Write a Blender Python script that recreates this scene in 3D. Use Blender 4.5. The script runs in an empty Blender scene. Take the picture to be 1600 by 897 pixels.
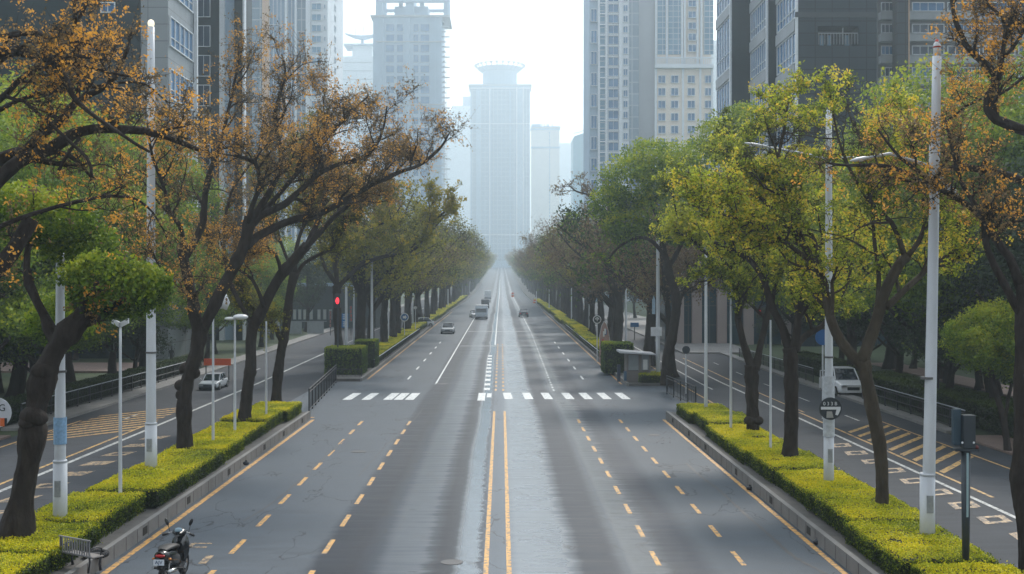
import bpy, math, random
import numpy as np
from mathutils import Vector

# ------------------------------------------------------------------ frame
sc = bpy.context.scene
COL = sc.collection
F, CX, HY, H = 1800.0, 783.0, 440.0, 7.5
rad = math.radians

def g(y):
    """height of the ground along the avenue"""
    if y < 85: return 0.0
    if y < 457: return 0.0075 * (y - 85)
    if y < 1300: return 2.79 + 0.025 * (y - 457)
    return 23.87

def P(px, py, Y):
    return (((px - CX) * Y / F), Y, H - (py - HY) * Y / F)

def X(px, Y): return (px - CX) * Y / F
def Zt(py, Y): return H - (py - HY) * Y / F

def ord_word(n):
    a = ['zeroth', 'first', 'second', 'third', 'fourth', 'fifth', 'sixth', 'seventh', 'eighth', 'ninth', 'tenth', 'eleventh', 'twelfth',
         'thirteenth', 'fourteenth', 'fifteenth', 'sixteenth', 'seventeenth', 'eighteenth', 'nineteenth']
    if n < 20: return a[n]
    tens = ['', '', 'twent', 'thirt', 'fort', 'fift', 'sixt', 'sevent', 'eight', 'ninet']
    if n % 10 == 0: return tens[n // 10] + 'ieth'
    return tens[n // 10] + 'y-' + a[n % 10]

# ------------------------------------------------------------------ materials
MATS = {}
def nodes_of(m):
    m.use_nodes = True
    nt = m.node_tree
    return nt, nt.nodes, nt.links

def mat(name, col, rough=0.7, metal=0.0, noise=0.15, scale=3.0, bump=0.0, spec=0.5, emit=None, emit_s=0.0, stretch=(1, 1, 1), bscale=None):
    if name in MATS: return MATS[name]
    m = bpy.data.materials.new(name); MATS[name] = m
    nt, N, L = nodes_of(m)
    b = N['Principled BSDF']
    b.inputs['Roughness'].default_value = rough
    b.inputs['Metallic'].default_value = metal
    b.inputs['Specular IOR Level'].default_value = spec
    tc = N.new('ShaderNodeTexCoord'); mp = N.new('ShaderNodeMapping')
    mp.inputs['Scale'].default_value = stretch
    L.new(tc.outputs['Object'], mp.inputs['Vector'])
    nz = N.new('ShaderNodeTexNoise'); nz.inputs['Scale'].default_value = scale; nz.inputs['Detail'].default_value = 6
    L.new(mp.outputs[0], nz.inputs['Vector'])
    mx = N.new('ShaderNodeMix'); mx.data_type = 'RGBA'
    mx.inputs['A'].default_value = tuple(c * (1 - noise) for c in col) + (1,)
    mx.inputs['B'].default_value = tuple(min(1, c * (1 + noise)) for c in col) + (1,)
    L.new(nz.outputs['Fac'], mx.inputs['Factor'])
    L.new(mx.outputs['Result'], b.inputs['Base Color'])
    if bump:
        nb = N.new('ShaderNodeTexNoise'); nb.inputs['Scale'].default_value = bscale or scale * 3; nb.inputs['Detail'].default_value = 8
        L.new(mp.outputs[0], nb.inputs['Vector'])
        bp = N.new('ShaderNodeBump'); bp.inputs['Strength'].default_value = bump; bp.inputs['Distance'].default_value = 0.12 if 'bark' in name else 0.05
        L.new(nb.outputs['Fac'], bp.inputs['Height']); L.new(bp.outputs[0], b.inputs['Normal'])
    if emit:
        b.inputs['Emission Color'].default_value = tuple(emit) + (1,)
        b.inputs['Emission Strength'].default_value = emit_s
    return m

def grid_mat(name, c1, c2, line, w, h, lw=0.04, rough=0.3, axis='XZ', metal=0.0, noise=0.3, offset=0.0, spec=0.5):
    """cladding panels or curtain-wall glazing as a brick grid, in metres"""
    if name in MATS: return MATS[name]
    m = bpy.data.materials.new(name); MATS[name] = m
    nt, N, L = nodes_of(m); b = N['Principled BSDF']
    b.inputs['Roughness'].default_value = rough; b.inputs['Metallic'].default_value = metal
    b.inputs['Specular IOR Level'].default_value = spec
    tc = N.new('ShaderNodeTexCoord'); sx = N.new('ShaderNodeSeparateXYZ'); cb = N.new('ShaderNodeCombineXYZ')
    L.new(tc.outputs['Object'], sx.inputs[0])
    ad = N.new('ShaderNodeMath'); ad.operation = 'ADD'
    L.new(sx.outputs['X'], ad.inputs[0]); L.new(sx.outputs['Y'], ad.inputs[1])
    L.new(ad.outputs[0], cb.inputs['X']); L.new(sx.outputs['Z'], cb.inputs['Y'])
    br = N.new('ShaderNodeTexBrick'); br.offset = offset; br.squash = 1
    br.inputs['Scale'].default_value = 1; br.inputs['Brick Width'].default_value = w; br.inputs['Row Height'].default_value = h
    br.inputs['Mortar Size'].default_value = lw; br.inputs['Mortar Smooth'].default_value = 0.1
    br.inputs['Color1'].default_value = c1 + (1,); br.inputs['Color2'].default_value = c2 + (1,); br.inputs['Mortar'].default_value = line + (1,)
    L.new(cb.outputs[0], br.inputs['Vector'])
    nz = N.new('ShaderNodeTexNoise'); nz.inputs['Scale'].default_value = 0.15; nz.inputs['Detail'].default_value = 5
    L.new(tc.outputs['Object'], nz.inputs['Vector'])
    mx = N.new('ShaderNodeMix'); mx.data_type = 'RGBA'; mx.blend_type = 'MULTIPLY'; mx.inputs['Factor'].default_value = noise
    L.new(br.outputs['Color'], mx.inputs['A']); L.new(nz.outputs['Fac'], mx.inputs['B'])
    L.new(mx.outputs['Result'], b.inputs['Base Color'])
    return m

def leaf_mat(name, cols, trans=0.35, rough=0.55, objvar=0.12):
    """leaf faces carry a per-face value 'tint' (0..1) which picks their colour from cols"""
    if name in MATS: return MATS[name]
    m = bpy.data.materials.new(name); MATS[name] = m
    nt, N, L = nodes_of(m)
    for n in list(N):
        if n.type != 'OUTPUT_MATERIAL': N.remove(n)
    out = [n for n in N if n.type == 'OUTPUT_MATERIAL'][0]
    at = N.new('ShaderNodeAttribute'); at.attribute_name = 'tint'
    oi = N.new('ShaderNodeObjectInfo')
    a1 = N.new('ShaderNodeMath'); a1.operation = 'MULTIPLY_ADD'; a1.inputs[1].default_value = objvar * 2; a1.inputs[2].default_value = -objvar
    L.new(oi.outputs['Random'], a1.inputs[0])
    a2 = N.new('ShaderNodeMath'); a2.operation = 'ADD'; a2.use_clamp = True
    L.new(at.outputs['Fac'], a2.inputs[0]); L.new(a1.outputs[0], a2.inputs[1])
    cr = N.new('ShaderNodeValToRGB')
    el = cr.color_ramp.elements
    while len(el) < len(cols): el.new(0.5)
    for i, c in enumerate(cols):
        el[i].position = i / (len(cols) - 1); el[i].color = c + (1,)
    L.new(a2.outputs[0], cr.inputs[0])
    d = N.new('ShaderNodeBsdfPrincipled'); d.inputs['Roughness'].default_value = rough; d.inputs['Specular IOR Level'].default_value = 0.25
    t = N.new('ShaderNodeBsdfTranslucent')
    L.new(cr.outputs[0], d.inputs['Base Color']); L.new(cr.outputs[0], t.inputs['Color'])
    mx = N.new('ShaderNodeMixShader'); mx.inputs[0].default_value = trans
    L.new(d.outputs[0], mx.inputs[1]); L.new(t.outputs[0], mx.inputs[2]); L.new(mx.outputs[0], out.inputs['Surface'])
    return m

BARK = mat('bark', (0.036, 0.029, 0.025), rough=0.9, noise=0.85, scale=5, bump=0.9, bscale=7, stretch=(1, 1, .35), spec=0.2)
BARK2 = mat('bark_lichen', (0.065, 0.053, 0.038), rough=0.9, noise=0.8, scale=3, bump=0.9, bscale=8, stretch=(1, 1, .4), spec=0.2)
TWIG = BARK
L_RUST = leaf_mat('leaves_rust', [(0.11, 0.085, 0.045), (0.20, 0.145, 0.07), (0.33, 0.21, 0.075), (0.62, 0.34, 0.075), (0.92, 0.46, 0.06)], 0.4)
L_BROWN = leaf_mat('leaves_brown', [(0.08, 0.055, 0.035), (0.15, 0.10, 0.06), (0.20, 0.14, 0.07), (0.20, 0.17, 0.06), (0.34, 0.23, 0.07)], 0.35)
L_OLIVE = leaf_mat('leaves_olive', [(0.07, 0.075, 0.02), (0.17, 0.18, 0.03), (0.29, 0.28, 0.035), (0.42, 0.35, 0.04), (0.50, 0.33, 0.05)], 0.45)
L_YGREEN = leaf_mat('leaves_yellow_green', [(0.08, 0.11, 0.02), (0.21, 0.27, 0.03), (0.40, 0.46, 0.04), (0.62, 0.60, 0.05), (0.78, 0.54, 0.06)], 0.55)
L_GREEN = leaf_mat('leaves_green', [(0.022, 0.042, 0.014), (0.05, 0.10, 0.018), (0.13, 0.22, 0.024), (0.28, 0.37, 0.03), (0.50, 0.50, 0.04)], 0.42)
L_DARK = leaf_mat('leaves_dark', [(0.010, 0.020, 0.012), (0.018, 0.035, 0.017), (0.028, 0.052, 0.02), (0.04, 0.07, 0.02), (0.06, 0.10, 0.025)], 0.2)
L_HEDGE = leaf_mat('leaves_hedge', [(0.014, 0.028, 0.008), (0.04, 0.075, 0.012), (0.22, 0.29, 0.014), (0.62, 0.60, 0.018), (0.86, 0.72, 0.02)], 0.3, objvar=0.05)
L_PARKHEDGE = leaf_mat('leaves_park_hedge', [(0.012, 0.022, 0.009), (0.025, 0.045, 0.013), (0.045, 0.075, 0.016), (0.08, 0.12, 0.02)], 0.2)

# ------------------------------------------------------------------ mesh builder
class MB:
    def __init__(s): s.v = []; s.f = []; s.mi = []; s.cur = 0
    def quad(s, a, b, c, d):
        i = len(s.v); s.v += [tuple(a), tuple(b), tuple(c), tuple(d)]; s.f.append((i, i+1, i+2, i+3)); s.mi.append(s.cur)
    def poly(s, pts):
        i = len(s.v); s.v += [tuple(p) for p in pts]; s.f.append(tuple(range(i, i+len(pts)))); s.mi.append(s.cur)
    def box(s, x0, x1, y0, y1, z0, z1, R=None, T=None):
        c = [(x0,y0,z0),(x1,y0,z0),(x1,y1,z0),(x0,y1,z0),(x0,y0,z1),(x1,y0,z1),(x1,y1,z1),(x0,y1,z1)]
        if R is not None: c = [tuple(R @ Vector(p)) for p in c]
        if T is not None: c = [(p[0]+T[0], p[1]+T[1], p[2]+T[2]) for p in c]
        i = len(s.v); s.v += c
        for q in ((0,3,2,1),(4,5,6,7),(0,1,5,4),(1,2,6,5),(2,3,7,6),(3,0,4,7)):
            s.f.append(tuple(i+k for k in q)); s.mi.append(s.cur)
    def prism(s, prof, axis, a, b):
        """closed profile (2-tuples) extruded from a to b along axis: 'x' prof=(y,z), 'y' prof=(x,z), 'z' prof=(x,y)"""
        def pt(p, t): return (t, p[0], p[1]) if axis == 'x' else ((p[0], t, p[1]) if axis == 'y' else (p[0], p[1], t))
        n = len(prof); i = len(s.v)
        s.v += [pt(p, a) for p in prof] + [pt(p, b) for p in prof]
        for k in range(n):
            s.f.append((i+k, i+(k+1) % n, i+n+(k+1) % n, i+n+k)); s.mi.append(s.cur)
        s.f.append(tuple(i+k for k in range(n))[::-1]); s.mi.append(s.cur)
        s.f.append(tuple(i+n+k for k in range(n))); s.mi.append(s.cur)
    def tube(s, pts, rs, n=8, cap=True):
        pts = [Vector(p) for p in pts]
        if not hasattr(rs, '__len__'): rs = [rs] * len(pts)
        i0 = len(s.v); up = Vector((0, 0, 1))
        for k, p in enumerate(pts):
            t = (pts[min(k+1, len(pts)-1)] - pts[max(k-1, 0)]).normalized()
            a = t.cross(Vector((0.13, 1, 0.05)) if abs(t.y) < .9 else Vector((1, 0, 0))).normalized(); b = t.cross(a)
            for j in range(n):
                an = 2 * math.pi * j / n
                s.v.append(tuple(p + (a * math.cos(an) + b * math.sin(an)) * rs[k]))
        for k in range(len(pts)-1):
            for j in range(n):
                s.f.append((i0+k*n+j, i0+k*n+(j+1) % n, i0+(k+1)*n+(j+1) % n, i0+(k+1)*n+j)); s.mi.append(s.cur)
        if cap:
            s.f.append(tuple(i0+j for j in range(n))[::-1]); s.mi.append(s.cur)
            e = i0+(len(pts)-1)*n; s.f.append(tuple(e+j for j in range(n))); s.mi.append(s.cur)
    def disc(s, c, nrm, r, th, n=24):
        nrm = Vector(nrm).normalized(); c = Vector(c)
        s.tube([c - nrm*th/2, c + nrm*th/2], r, n)
    def ell(s, c, r, nu=14, nv=9):
        i0 = len(s.v)
        for a in range(nv+1):
            th = math.pi * a / nv
            for b in range(nu):
                ph = 2*math.pi*b/nu
                s.v.append((c[0]+r[0]*math.sin(th)*math.cos(ph), c[1]+r[1]*math.sin(th)*math.sin(ph), c[2]+r[2]*math.cos(th)))
        for a in range(nv):
            for b in range(nu):
                s.f.append((i0+a*nu+b, i0+(a+1)*nu+b, i0+(a+1)*nu+(b+1) % nu, i0+a*nu+(b+1) % nu)); s.mi.append(s.cur)
    def build(s, name, m, parent=None, smooth=False, bevel=0.0, loc=None):
        me = bpy.data.meshes.new(name)
        me.from_pydata(s.v, [], s.f)
        for q in (m if isinstance(m, (list, tuple)) else [m]): me.materials.append(q)
        me.polygons.foreach_set('material_index', s.mi)
        if smooth: me.polygons.foreach_set('use_smooth', [True]*len(s.f))
        me.validate(); me.update()
        o = bpy.data.objects.new(name, me); COL.objects.link(o)
        if loc: o.location = loc
        if parent: o.parent = parent
        if bevel:
            bv = o.modifiers.new('bevel', 'BEVEL'); bv.width = bevel; bv.segments = 2; bv.limit_method = 'ANGLE'
        return o

def tag(o, label=None, cat=None, group=None, kind=None):
    if label: o['label'] = label
    if cat: o['category'] = cat
    if group: o['group'] = group
    if kind: o['kind'] = kind
    return o

def empty(name, loc, label, cat, group=None, rz=0.0):
    o = bpy.data.objects.new(name, None); COL.objects.link(o); o.location = loc; o.rotation_euler = (0, 0, rz)
    o.empty_display_size = 0.2
    return tag(o, label, cat, group)

def dup(root, loc, rz=None, label=None, group=None, scale=None):
    r = root.copy(); COL.objects.link(r); r.location = loc
    if rz is not None: r.rotation_euler = (0, 0, rz)
    if scale is not None: r.scale = scale if hasattr(scale, '__len__') else (scale,)*3
    if label: r['label'] = label
    if group: r['group'] = group
    for ch in list(root.children):
        c = ch.copy(); COL.objects.link(c); c.parent = r
        for gr in ch.children:
            d = gr.copy(); COL.objects.link(d); d.parent = c
    return r

def text_mesh(name, s, size, m, parent, loc, rot=(math.pi/2, 0, 0), ext=0.004):
    cu = bpy.data.curves.new(name, 'FONT'); cu.body = s; cu.size = size; cu.extrude = ext; cu.align_x = 'CENTER'; cu.align_y = 'CENTER'
    t = bpy.data.objects.new(name + '_tmp', cu); COL.objects.link(t)
    dg = bpy.context.evaluated_depsgraph_get()
    me = bpy.data.meshes.new_from_object(t.evaluated_get(dg)); bpy.data.objects.remove(t); bpy.data.curves.remove(cu)
    me.materials.clear(); me.materials.append(m)
    o = bpy.data.objects.new(name, me); COL.objects.link(o); o.location = loc; o.rotation_euler = rot; o.parent = parent
    return o

# ------------------------------------------------------------------ numpy foliage
def leaf_mesh(name, pts, size, tint, rng, m, flat=0.0, aspect=0.6, nrm=None):
    """one small four-cornered leaf face per point"""
    n = len(pts); pts = np.asarray(pts, float)
    d = rng.normal(size=(n, 3))
    if nrm is not None: d = d * 0.75 + nrm * 1.1
    d[:, 2] = d[:, 2] + flat * np.sign(d[:, 2] + 1e-6)
    d /= np.linalg.norm(d, axis=1)[:, None] + 1e-9
    u = np.cross(d, rng.normal(size=(n, 3))); u /= np.linalg.norm(u, axis=1)[:, None] + 1e-9
    v = np.cross(d, u)
    s = (size * rng.uniform(0.65, 1.35, n))[:, None] * 0.5
    q = np.empty((n, 4, 3))
    q[:, 0] = pts - u*s; q[:, 1] = pts + v*s*aspect + d*s*0.15; q[:, 2] = pts + u*s; q[:, 3] = pts - v*s*aspect + d*s*0.15
    me = bpy.data.meshes.new(name)
    me.vertices.add(n*4); me.vertices.foreach_set('co', q.reshape(-1))
    me.loops.add(n*4); me.loops.foreach_set('vertex_index', np.arange(n*4, dtype=np.int32))
    me.polygons.add(n); me.polygons.foreach_set('loop_start', np.arange(0, n*4, 4, dtype=np.int32))
    me.update(calc_edges=True)
    at = me.attributes.new('tint', 'FLOAT', 'FACE'); at.data.foreach_set('value', np.clip(tint, 0, 1).astype(np.float32))
    me.materials.append(m)
    return me

def link_mesh(name, me, parent=None, loc=(0, 0, 0)):
    o = bpy.data.objects.new(name, me); COL.objects.link(o); o.location = loc
    if parent: o.parent = parent
    return o

def vnoise(p, s, seed=0):
    """cheap smooth pseudo noise in about -1..1"""
    p = p / s + seed * 7.31
    return (np.sin(p[:, 0]*1.7 + 1.3*np.sin(p[:, 1]*1.1)) + np.sin(p[:, 1]*1.9 + 1.7*np.sin(p[:, 2]*1.3)) + np.sin(p[:, 2]*2.3 + 1.1*np.sin(p[:, 0]*0.9))) / 3

def smooth_path(pts, n):
    """Catmull-Rom through the given points"""
    p = np.asarray(pts, float)
    if len(p) == 2: return p[0] + (p[1]-p[0]) * np.linspace(0, 1, n)[:, None]
    q = np.vstack([2*p[0]-p[1], p, 2*p[-1]-p[-2]])
    out = []
    ts = np.linspace(0, len(p)-1, n)
    for t in ts:
        i = min(int(t), len(p)-2); u = t - i
        a, b, c, d = q[i], q[i+1], q[i+2], q[i+3]
        out.append(0.5*((2*b) + (c-a)*u + (2*a-5*b+4*c-d)*u*u + (3*b-a-3*c+d)*u**3))
    return np.array(out)

class Tree:
    def __init__(s, seed):
        s.rng = np.random.default_rng(seed); s.mb = MB(); s.tips = []; s.tw = []
    def limb(s, pts, r0, r1, n=None, sides=8, knob=0.0, power=1.0):
        pts = np.asarray(pts, float)
        L = np.sum(np.linalg.norm(np.diff(pts, axis=0), axis=1))
        n = n or max(5, int(L / 0.35))
        path = smooth_path(pts, n)
        t = np.linspace(0, 1, n)
        rs = r0 + (r1 - r0) * t**power
        if knob: rs = rs * (1 + knob * np.clip(np.sin(t*23 + s.rng.uniform(0, 6)) - .45, 0, 1) * 1.6)
        if r0 > .2 and n > 8: rs = rs * (1 + .38*np.exp(-np.linspace(0, L, n)/.35))
        path = path + np.cumsum(s.rng.normal(size=path.shape), axis=0) * 0.012 * (t[:, None] > 0)
        if r0 > .13:
            m = max(n, int(L/.13)); tt = np.linspace(0, n-1, m)
            fine = np.stack([np.interp(tt, np.arange(n), path[:, k]) for k in range(3)], 1); fr = np.interp(tt, np.arange(n), rs)
            i0 = len(s.mb.v); sd = 22; s.mb.tube(fine, list(fr), sd)
            a = np.array(s.mb.v[i0:]); ctr = np.repeat(fine, sd, 0); d = a - ctr
            ang = np.tile(np.arange(sd)*2*math.pi/sd, m); al = np.repeat(np.linspace(0, L, m), sd); ph = s.rng.uniform(0, 6, 4)
            k = 1 + .05*np.sin(ang*5+ph[0]+.7*np.sin(al*1.3)) + .045*np.sin(ang*9+ph[1]+al*.8) + .05*np.sin(al*2.1+ph[2]+2*np.sin(ang+ph[3])) + .03*s.rng.normal(size=len(ang))
            s.mb.v[i0:] = [tuple(q) for q in (ctr + d*k[:, None])]
        else: s.mb.tube(path, list(rs), sides)
        return path, rs
    def sub(s, path, rs, level, maxlev, length, n, t0=0.3, up=0.35, spread=1.0, bias=None):
        rng = s.rng; m = len(path)
        for k in range(n):
            t = t0 + (1-t0) * ((k + rng.uniform(0.1, 0.9)) / n)
            i = min(int(t*(m-1)), m-2)
            tan = path[i+1] - path[i]; tan = tan / (np.linalg.norm(tan) + 1e-9)
            rd = rng.normal(size=3); rd -= tan*np.dot(rd, tan); rd /= np.linalg.norm(rd) + 1e-9
            d = tan * rng.uniform(0.25, 0.9) + rd * spread * rng.uniform(0.6, 1.1) + np.array([0, 0, up*rng.uniform(0.3, 1.4)])
            if bias is not None: d = d + bias
            d /= np.linalg.norm(d)
            L = length * rng.uniform(0.55, 1.15) * (1 - 0.35*t)
            seg = 6 if level < maxlev else 4
            p = path[i].copy(); pp = [p.copy()]
            for q in range(seg):
                d = d + rng.normal(size=3) * 0.22 + np.array([0, 0, up*0.12]); d /= np.linalg.norm(d)
                p = p + d * L / seg; pp.append(p.copy())
            r0 = min(rs[i] * 0.62, 0.05 + L*0.028); r1 = max(0.006, r0*0.25)
            rr = list(np.linspace(r0, r1, len(pp)))
            s.mb.tube(pp, rr, 5 if level < maxlev - 1 else 3, cap=False)
            pp = np.array(pp)
            if level < maxlev:
                s.sub(pp, rr, level+1, maxlev, L*0.55, max(3, int(4 + L*0.8)), 0.2, up, spread)
            if level >= maxlev - 1:
                s.tips.append(pp[len(pp)//2:])
                s.tw.append(pp[-1])
    def leaf_points(s, n, sp=0.22, tipfrac=0.6, zs=1.0):
        rng = s.rng
        allp = np.concatenate(s.tips); tips = np.array(s.tw)
        a = allp[rng.integers(0, len(allp), int(n*(1-tipfrac)))] + rng.normal(size=(int(n*(1-tipfrac)), 3)) * sp * np.array([1, 1, zs])
        b = tips[rng.integers(0, len(tips), int(n*tipfrac))] + rng.normal(size=(int(n*tipfrac), 3)) * sp * 0.8 * np.array([1, 1, zs])
        return np.concatenate([a, b])

def blob_points(rng, blobs, n, shell=0.55):
    """leaf positions through the volume of several lumpy clumps, thicker toward their outside"""
    w = np.array([b[3]*b[4]*b[5] for b in blobs])**0.67; w = w/w.sum()
    out = []; nr = []
    for b, k in zip(blobs, (w*n).astype(int)):
        d = rng.normal(size=(k, 3)); d /= np.linalg.norm(d, axis=1)[:, None]
        lump = 1 + 0.16*vnoise(d*3, .5, b[0]) + 0.10*vnoise(d*7, .5, b[1])
        r = (shell + (1-shell)*rng.uniform(0, 1, k)**0.6) * lump * (1 + 0.05*rng.normal(size=k))
        p = d * r[:, None] * np.array([b[3], b[4], b[5]]) + np.array([b[0], b[1], b[2]])
        gap = vnoise(p, 0.45, 3.1) > -0.42
        out.append(p[gap]); nr.append(d[gap])
    return np.concatenate(out), np.concatenate(nr)

def px_limb(pts, Y0, Y1, base):
    """picture points spread over real depths Y0..Y1, relative to the tree's base"""
    out = []
    for i, (a, b) in enumerate(pts):
        Y = Y0 + (Y1-Y0) * i / max(1, len(pts)-1)
        p = P(a, b, Y); out.append((p[0]-base[0], p[1]-base[1], p[2]-base[2]))
    return out
# ------------------------------------------------------------------ camera, sky, sun
cam = bpy.data.objects.new('camera', bpy.data.cameras.new('camera')); COL.objects.link(cam); sc.camera = cam
cam.location = (0, 0, H); cam.rotation_euler = (rad(90), 0, 0)
cam.data.lens = 36 * F / 1600; cam.data.sensor_width = 36; cam.data.sensor_fit = 'HORIZONTAL'
cam.data.shift_x = (800 - CX) / 1600; cam.data.shift_y = -(448.5 - HY) / 1600
cam.data.clip_start = 0.5; cam.data.clip_end = 9000

SUN_EL, SUN_AZ = rad(42), rad(14)          # ahead of the camera, a little to the right
w = bpy.data.worlds.new('World'); sc.world = w; w.use_nodes = True
nt, N, L = w.node_tree, w.node_tree.nodes, w.node_tree.links
bg = N['Background']; bg.inputs['Strength'].default_value = 0.10
st = N.new('ShaderNodeTexSky'); st.sky_type = 'NISHITA'; st.sun_disc = False
st.sun_elevation = SUN_EL; st.sun_rotation = SUN_AZ; st.dust_density = 5; st.air_density = 1.2
tc = N.new('ShaderNodeTexCoord'); nz = N.new('ShaderNodeTexNoise'); nz.inputs['Scale'].default_value = 4.5; nz.inputs['Detail'].default_value = 5
mp = N.new('ShaderNodeMapping'); mp.inputs['Scale'].default_value = (1, 1, 2.5)
L.new(tc.outputs['Generated'], mp.inputs['Vector']); L.new(mp.outputs[0], nz.inputs['Vector'])
cr = N.new('ShaderNodeValToRGB'); cr.color_ramp.elements[0].position = 0.3; cr.color_ramp.elements[1].position = 0.7
cr.color_ramp.elements[0].color = (7.0, 7.6, 8.4, 1); cr.color_ramp.elements[1].color = (11.2, 11.7, 12.1, 1)
L.new(nz.outputs['Fac'], cr.inputs[0])
mx = N.new('ShaderNodeMix'); mx.data_type = 'RGBA'; mx.inputs['Factor'].default_value = 0.88     # high overcast hides most of the blue
L.new(st.outputs[0], mx.inputs['A']); L.new(cr.outputs[0], mx.inputs['B'])
# the cloud is thin and bright on the sun's side, thicker and duller behind the camera
dp = N.new('ShaderNodeVectorMath'); dp.operation = 'DOT_PRODUCT'; L.new(tc.outputs['Generated'], dp.inputs[0]); dp.inputs[1].default_value = (0.22, 0.93, 0.30)
mr = N.new('ShaderNodeMapRange'); mr.interpolation_type = 'SMOOTHSTEP'; mr.inputs['From Min'].default_value = -0.9; mr.inputs['From Max'].default_value = 0.75
mr.inputs['To Min'].default_value = 0.44; mr.inputs['To Max'].default_value = 1.0; L.new(dp.outputs['Value'], mr.inputs['Value'])
vm = N.new('ShaderNodeVectorMath'); vm.operation = 'SCALE'; L.new(mx.outputs['Result'], vm.inputs[0]); L.new(mr.outputs[0], vm.inputs['Scale']); L.new(vm.outputs[0], bg.inputs['Color'])

sl = bpy.data.lights.new('sun', 'SUN'); sl.energy = 2.1; sl.angle = rad(10); sl.color = (1.0, 0.95, 0.88)
so = bpy.data.objects.new('sun', sl); COL.objects.link(so)
sd = Vector((math.sin(SUN_AZ)*math.cos(SUN_EL), math.cos(SUN_AZ)*math.cos(SUN_EL), math.sin(SUN_EL)))
so.rotation_euler = (-sd).to_track_quat('-Z', 'Y').to_euler()

sc.view_settings.view_transform = 'Standard'; sc.view_settings.look = 'None'
sc.view_settings.exposure = 0.66; sc.view_settings.gamma = 1.0
sc.cycles.use_denoising = True
sc.cycles.max_bounces = 6; sc.cycles.diffuse_bounces = 2; sc.cycles.glossy_bounces = 2; sc.cycles.transmission_bounces = 3
sc.cycles.transparent_max_bounces = 6; sc.cycles.volume_bounces = 1
sc.cycles.use_adaptive_sampling = True; sc.cycles.adaptive_threshold = 0.02
sc.cycles.sample_clamp_indirect = 6

# haze
hm = bpy.data.materials.new('haze_air'); nt, N, L = nodes_of(hm)
for n in list(N):
    if n.type != 'OUTPUT_MATERIAL': N.remove(n)
pv = N.new('ShaderNodeVolumePrincipled'); pv.inputs['Density'].default_value = 0.00070
pv.inputs['Color'].default_value = (0.76, 0.90, 1.0, 1); pv.inputs['Anisotropy'].default_value = 0.6
L.new(pv.outputs[0], [n for n in N if n.type == 'OUTPUT_MATERIAL'][0].inputs['Volume'])
b = MB(); b.box(-1500, 1500, -120, 3000, -2.5, 330)
hz = b.build('haze', hm); hz['kind'] = 'stuff'; hz.display_type = 'WIRE'

# ------------------------------------------------------------------ ground and roads
M_GROUND = mat('park_soil_and_grass', (0.035, 0.055, 0.02), rough=0.95, noise=0.6, scale=0.35, bump=0.5, bscale=6)
M_PAVE = grid_mat('reddish_paving', (0.24, 0.17, 0.145), (0.20, 0.145, 0.125), (0.12, 0.10, 0.09), 0.6, 0.3, 0.02, rough=0.8)
M_KERB = mat('kerb_concrete', (0.20, 0.195, 0.19), rough=0.85, noise=0.35, scale=1.2, bump=0.3)
M_LEDGE = mat('kerb_ledge_stained', (0.105, 0.10, 0.095), rough=0.9, noise=0.5, scale=1.6, bump=0.3)
def worn(name, c, under=(.10, .115, .13), amt=.40):
    m = mat(name, c, rough=.6, noise=.25, scale=3)
    nt = m.node_tree; N = nt.nodes; L = nt.links; b = N['Principled BSDF']; src = b.inputs['Base Color'].links[0].from_socket
    tc = N.new('ShaderNodeTexCoord'); nz = N.new('ShaderNodeTexNoise'); nz.inputs['Scale'].default_value = 5; nz.inputs['Detail'].default_value = 10; nz.inputs['Roughness'].default_value = .75
    L.new(tc.outputs['Object'], nz.inputs['Vector']); cr = N.new('ShaderNodeValToRGB'); cr.color_ramp.elements[0].position = amt; cr.color_ramp.elements[1].position = amt+.10
    mx = N.new('ShaderNodeMix'); mx.data_type = 'RGBA'; L.new(nz.outputs['Fac'], cr.inputs[0]); L.new(cr.outputs[0], mx.inputs['Factor'])
    mx.inputs['A'].default_value = under + (1,); L.new(src, mx.inputs['B']); L.new(mx.outputs['Result'], b.inputs['Base Color'])
    return m
M_WHITE = worn('road_paint_white', (0.66, 0.68, 0.68), amt=.38)
M_WHITE2 = worn('road_paint_worn', (0.45, 0.46, 0.45), (.05, .055, .065), .40)
M_ORANGE = worn('road_paint_orange', (0.64, 0.34, 0.08), amt=.41)
M_PEACH = worn('road_paint_worn_orange', (0.48, 0.33, 0.18), (.05, .055, .065), .45)

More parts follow.
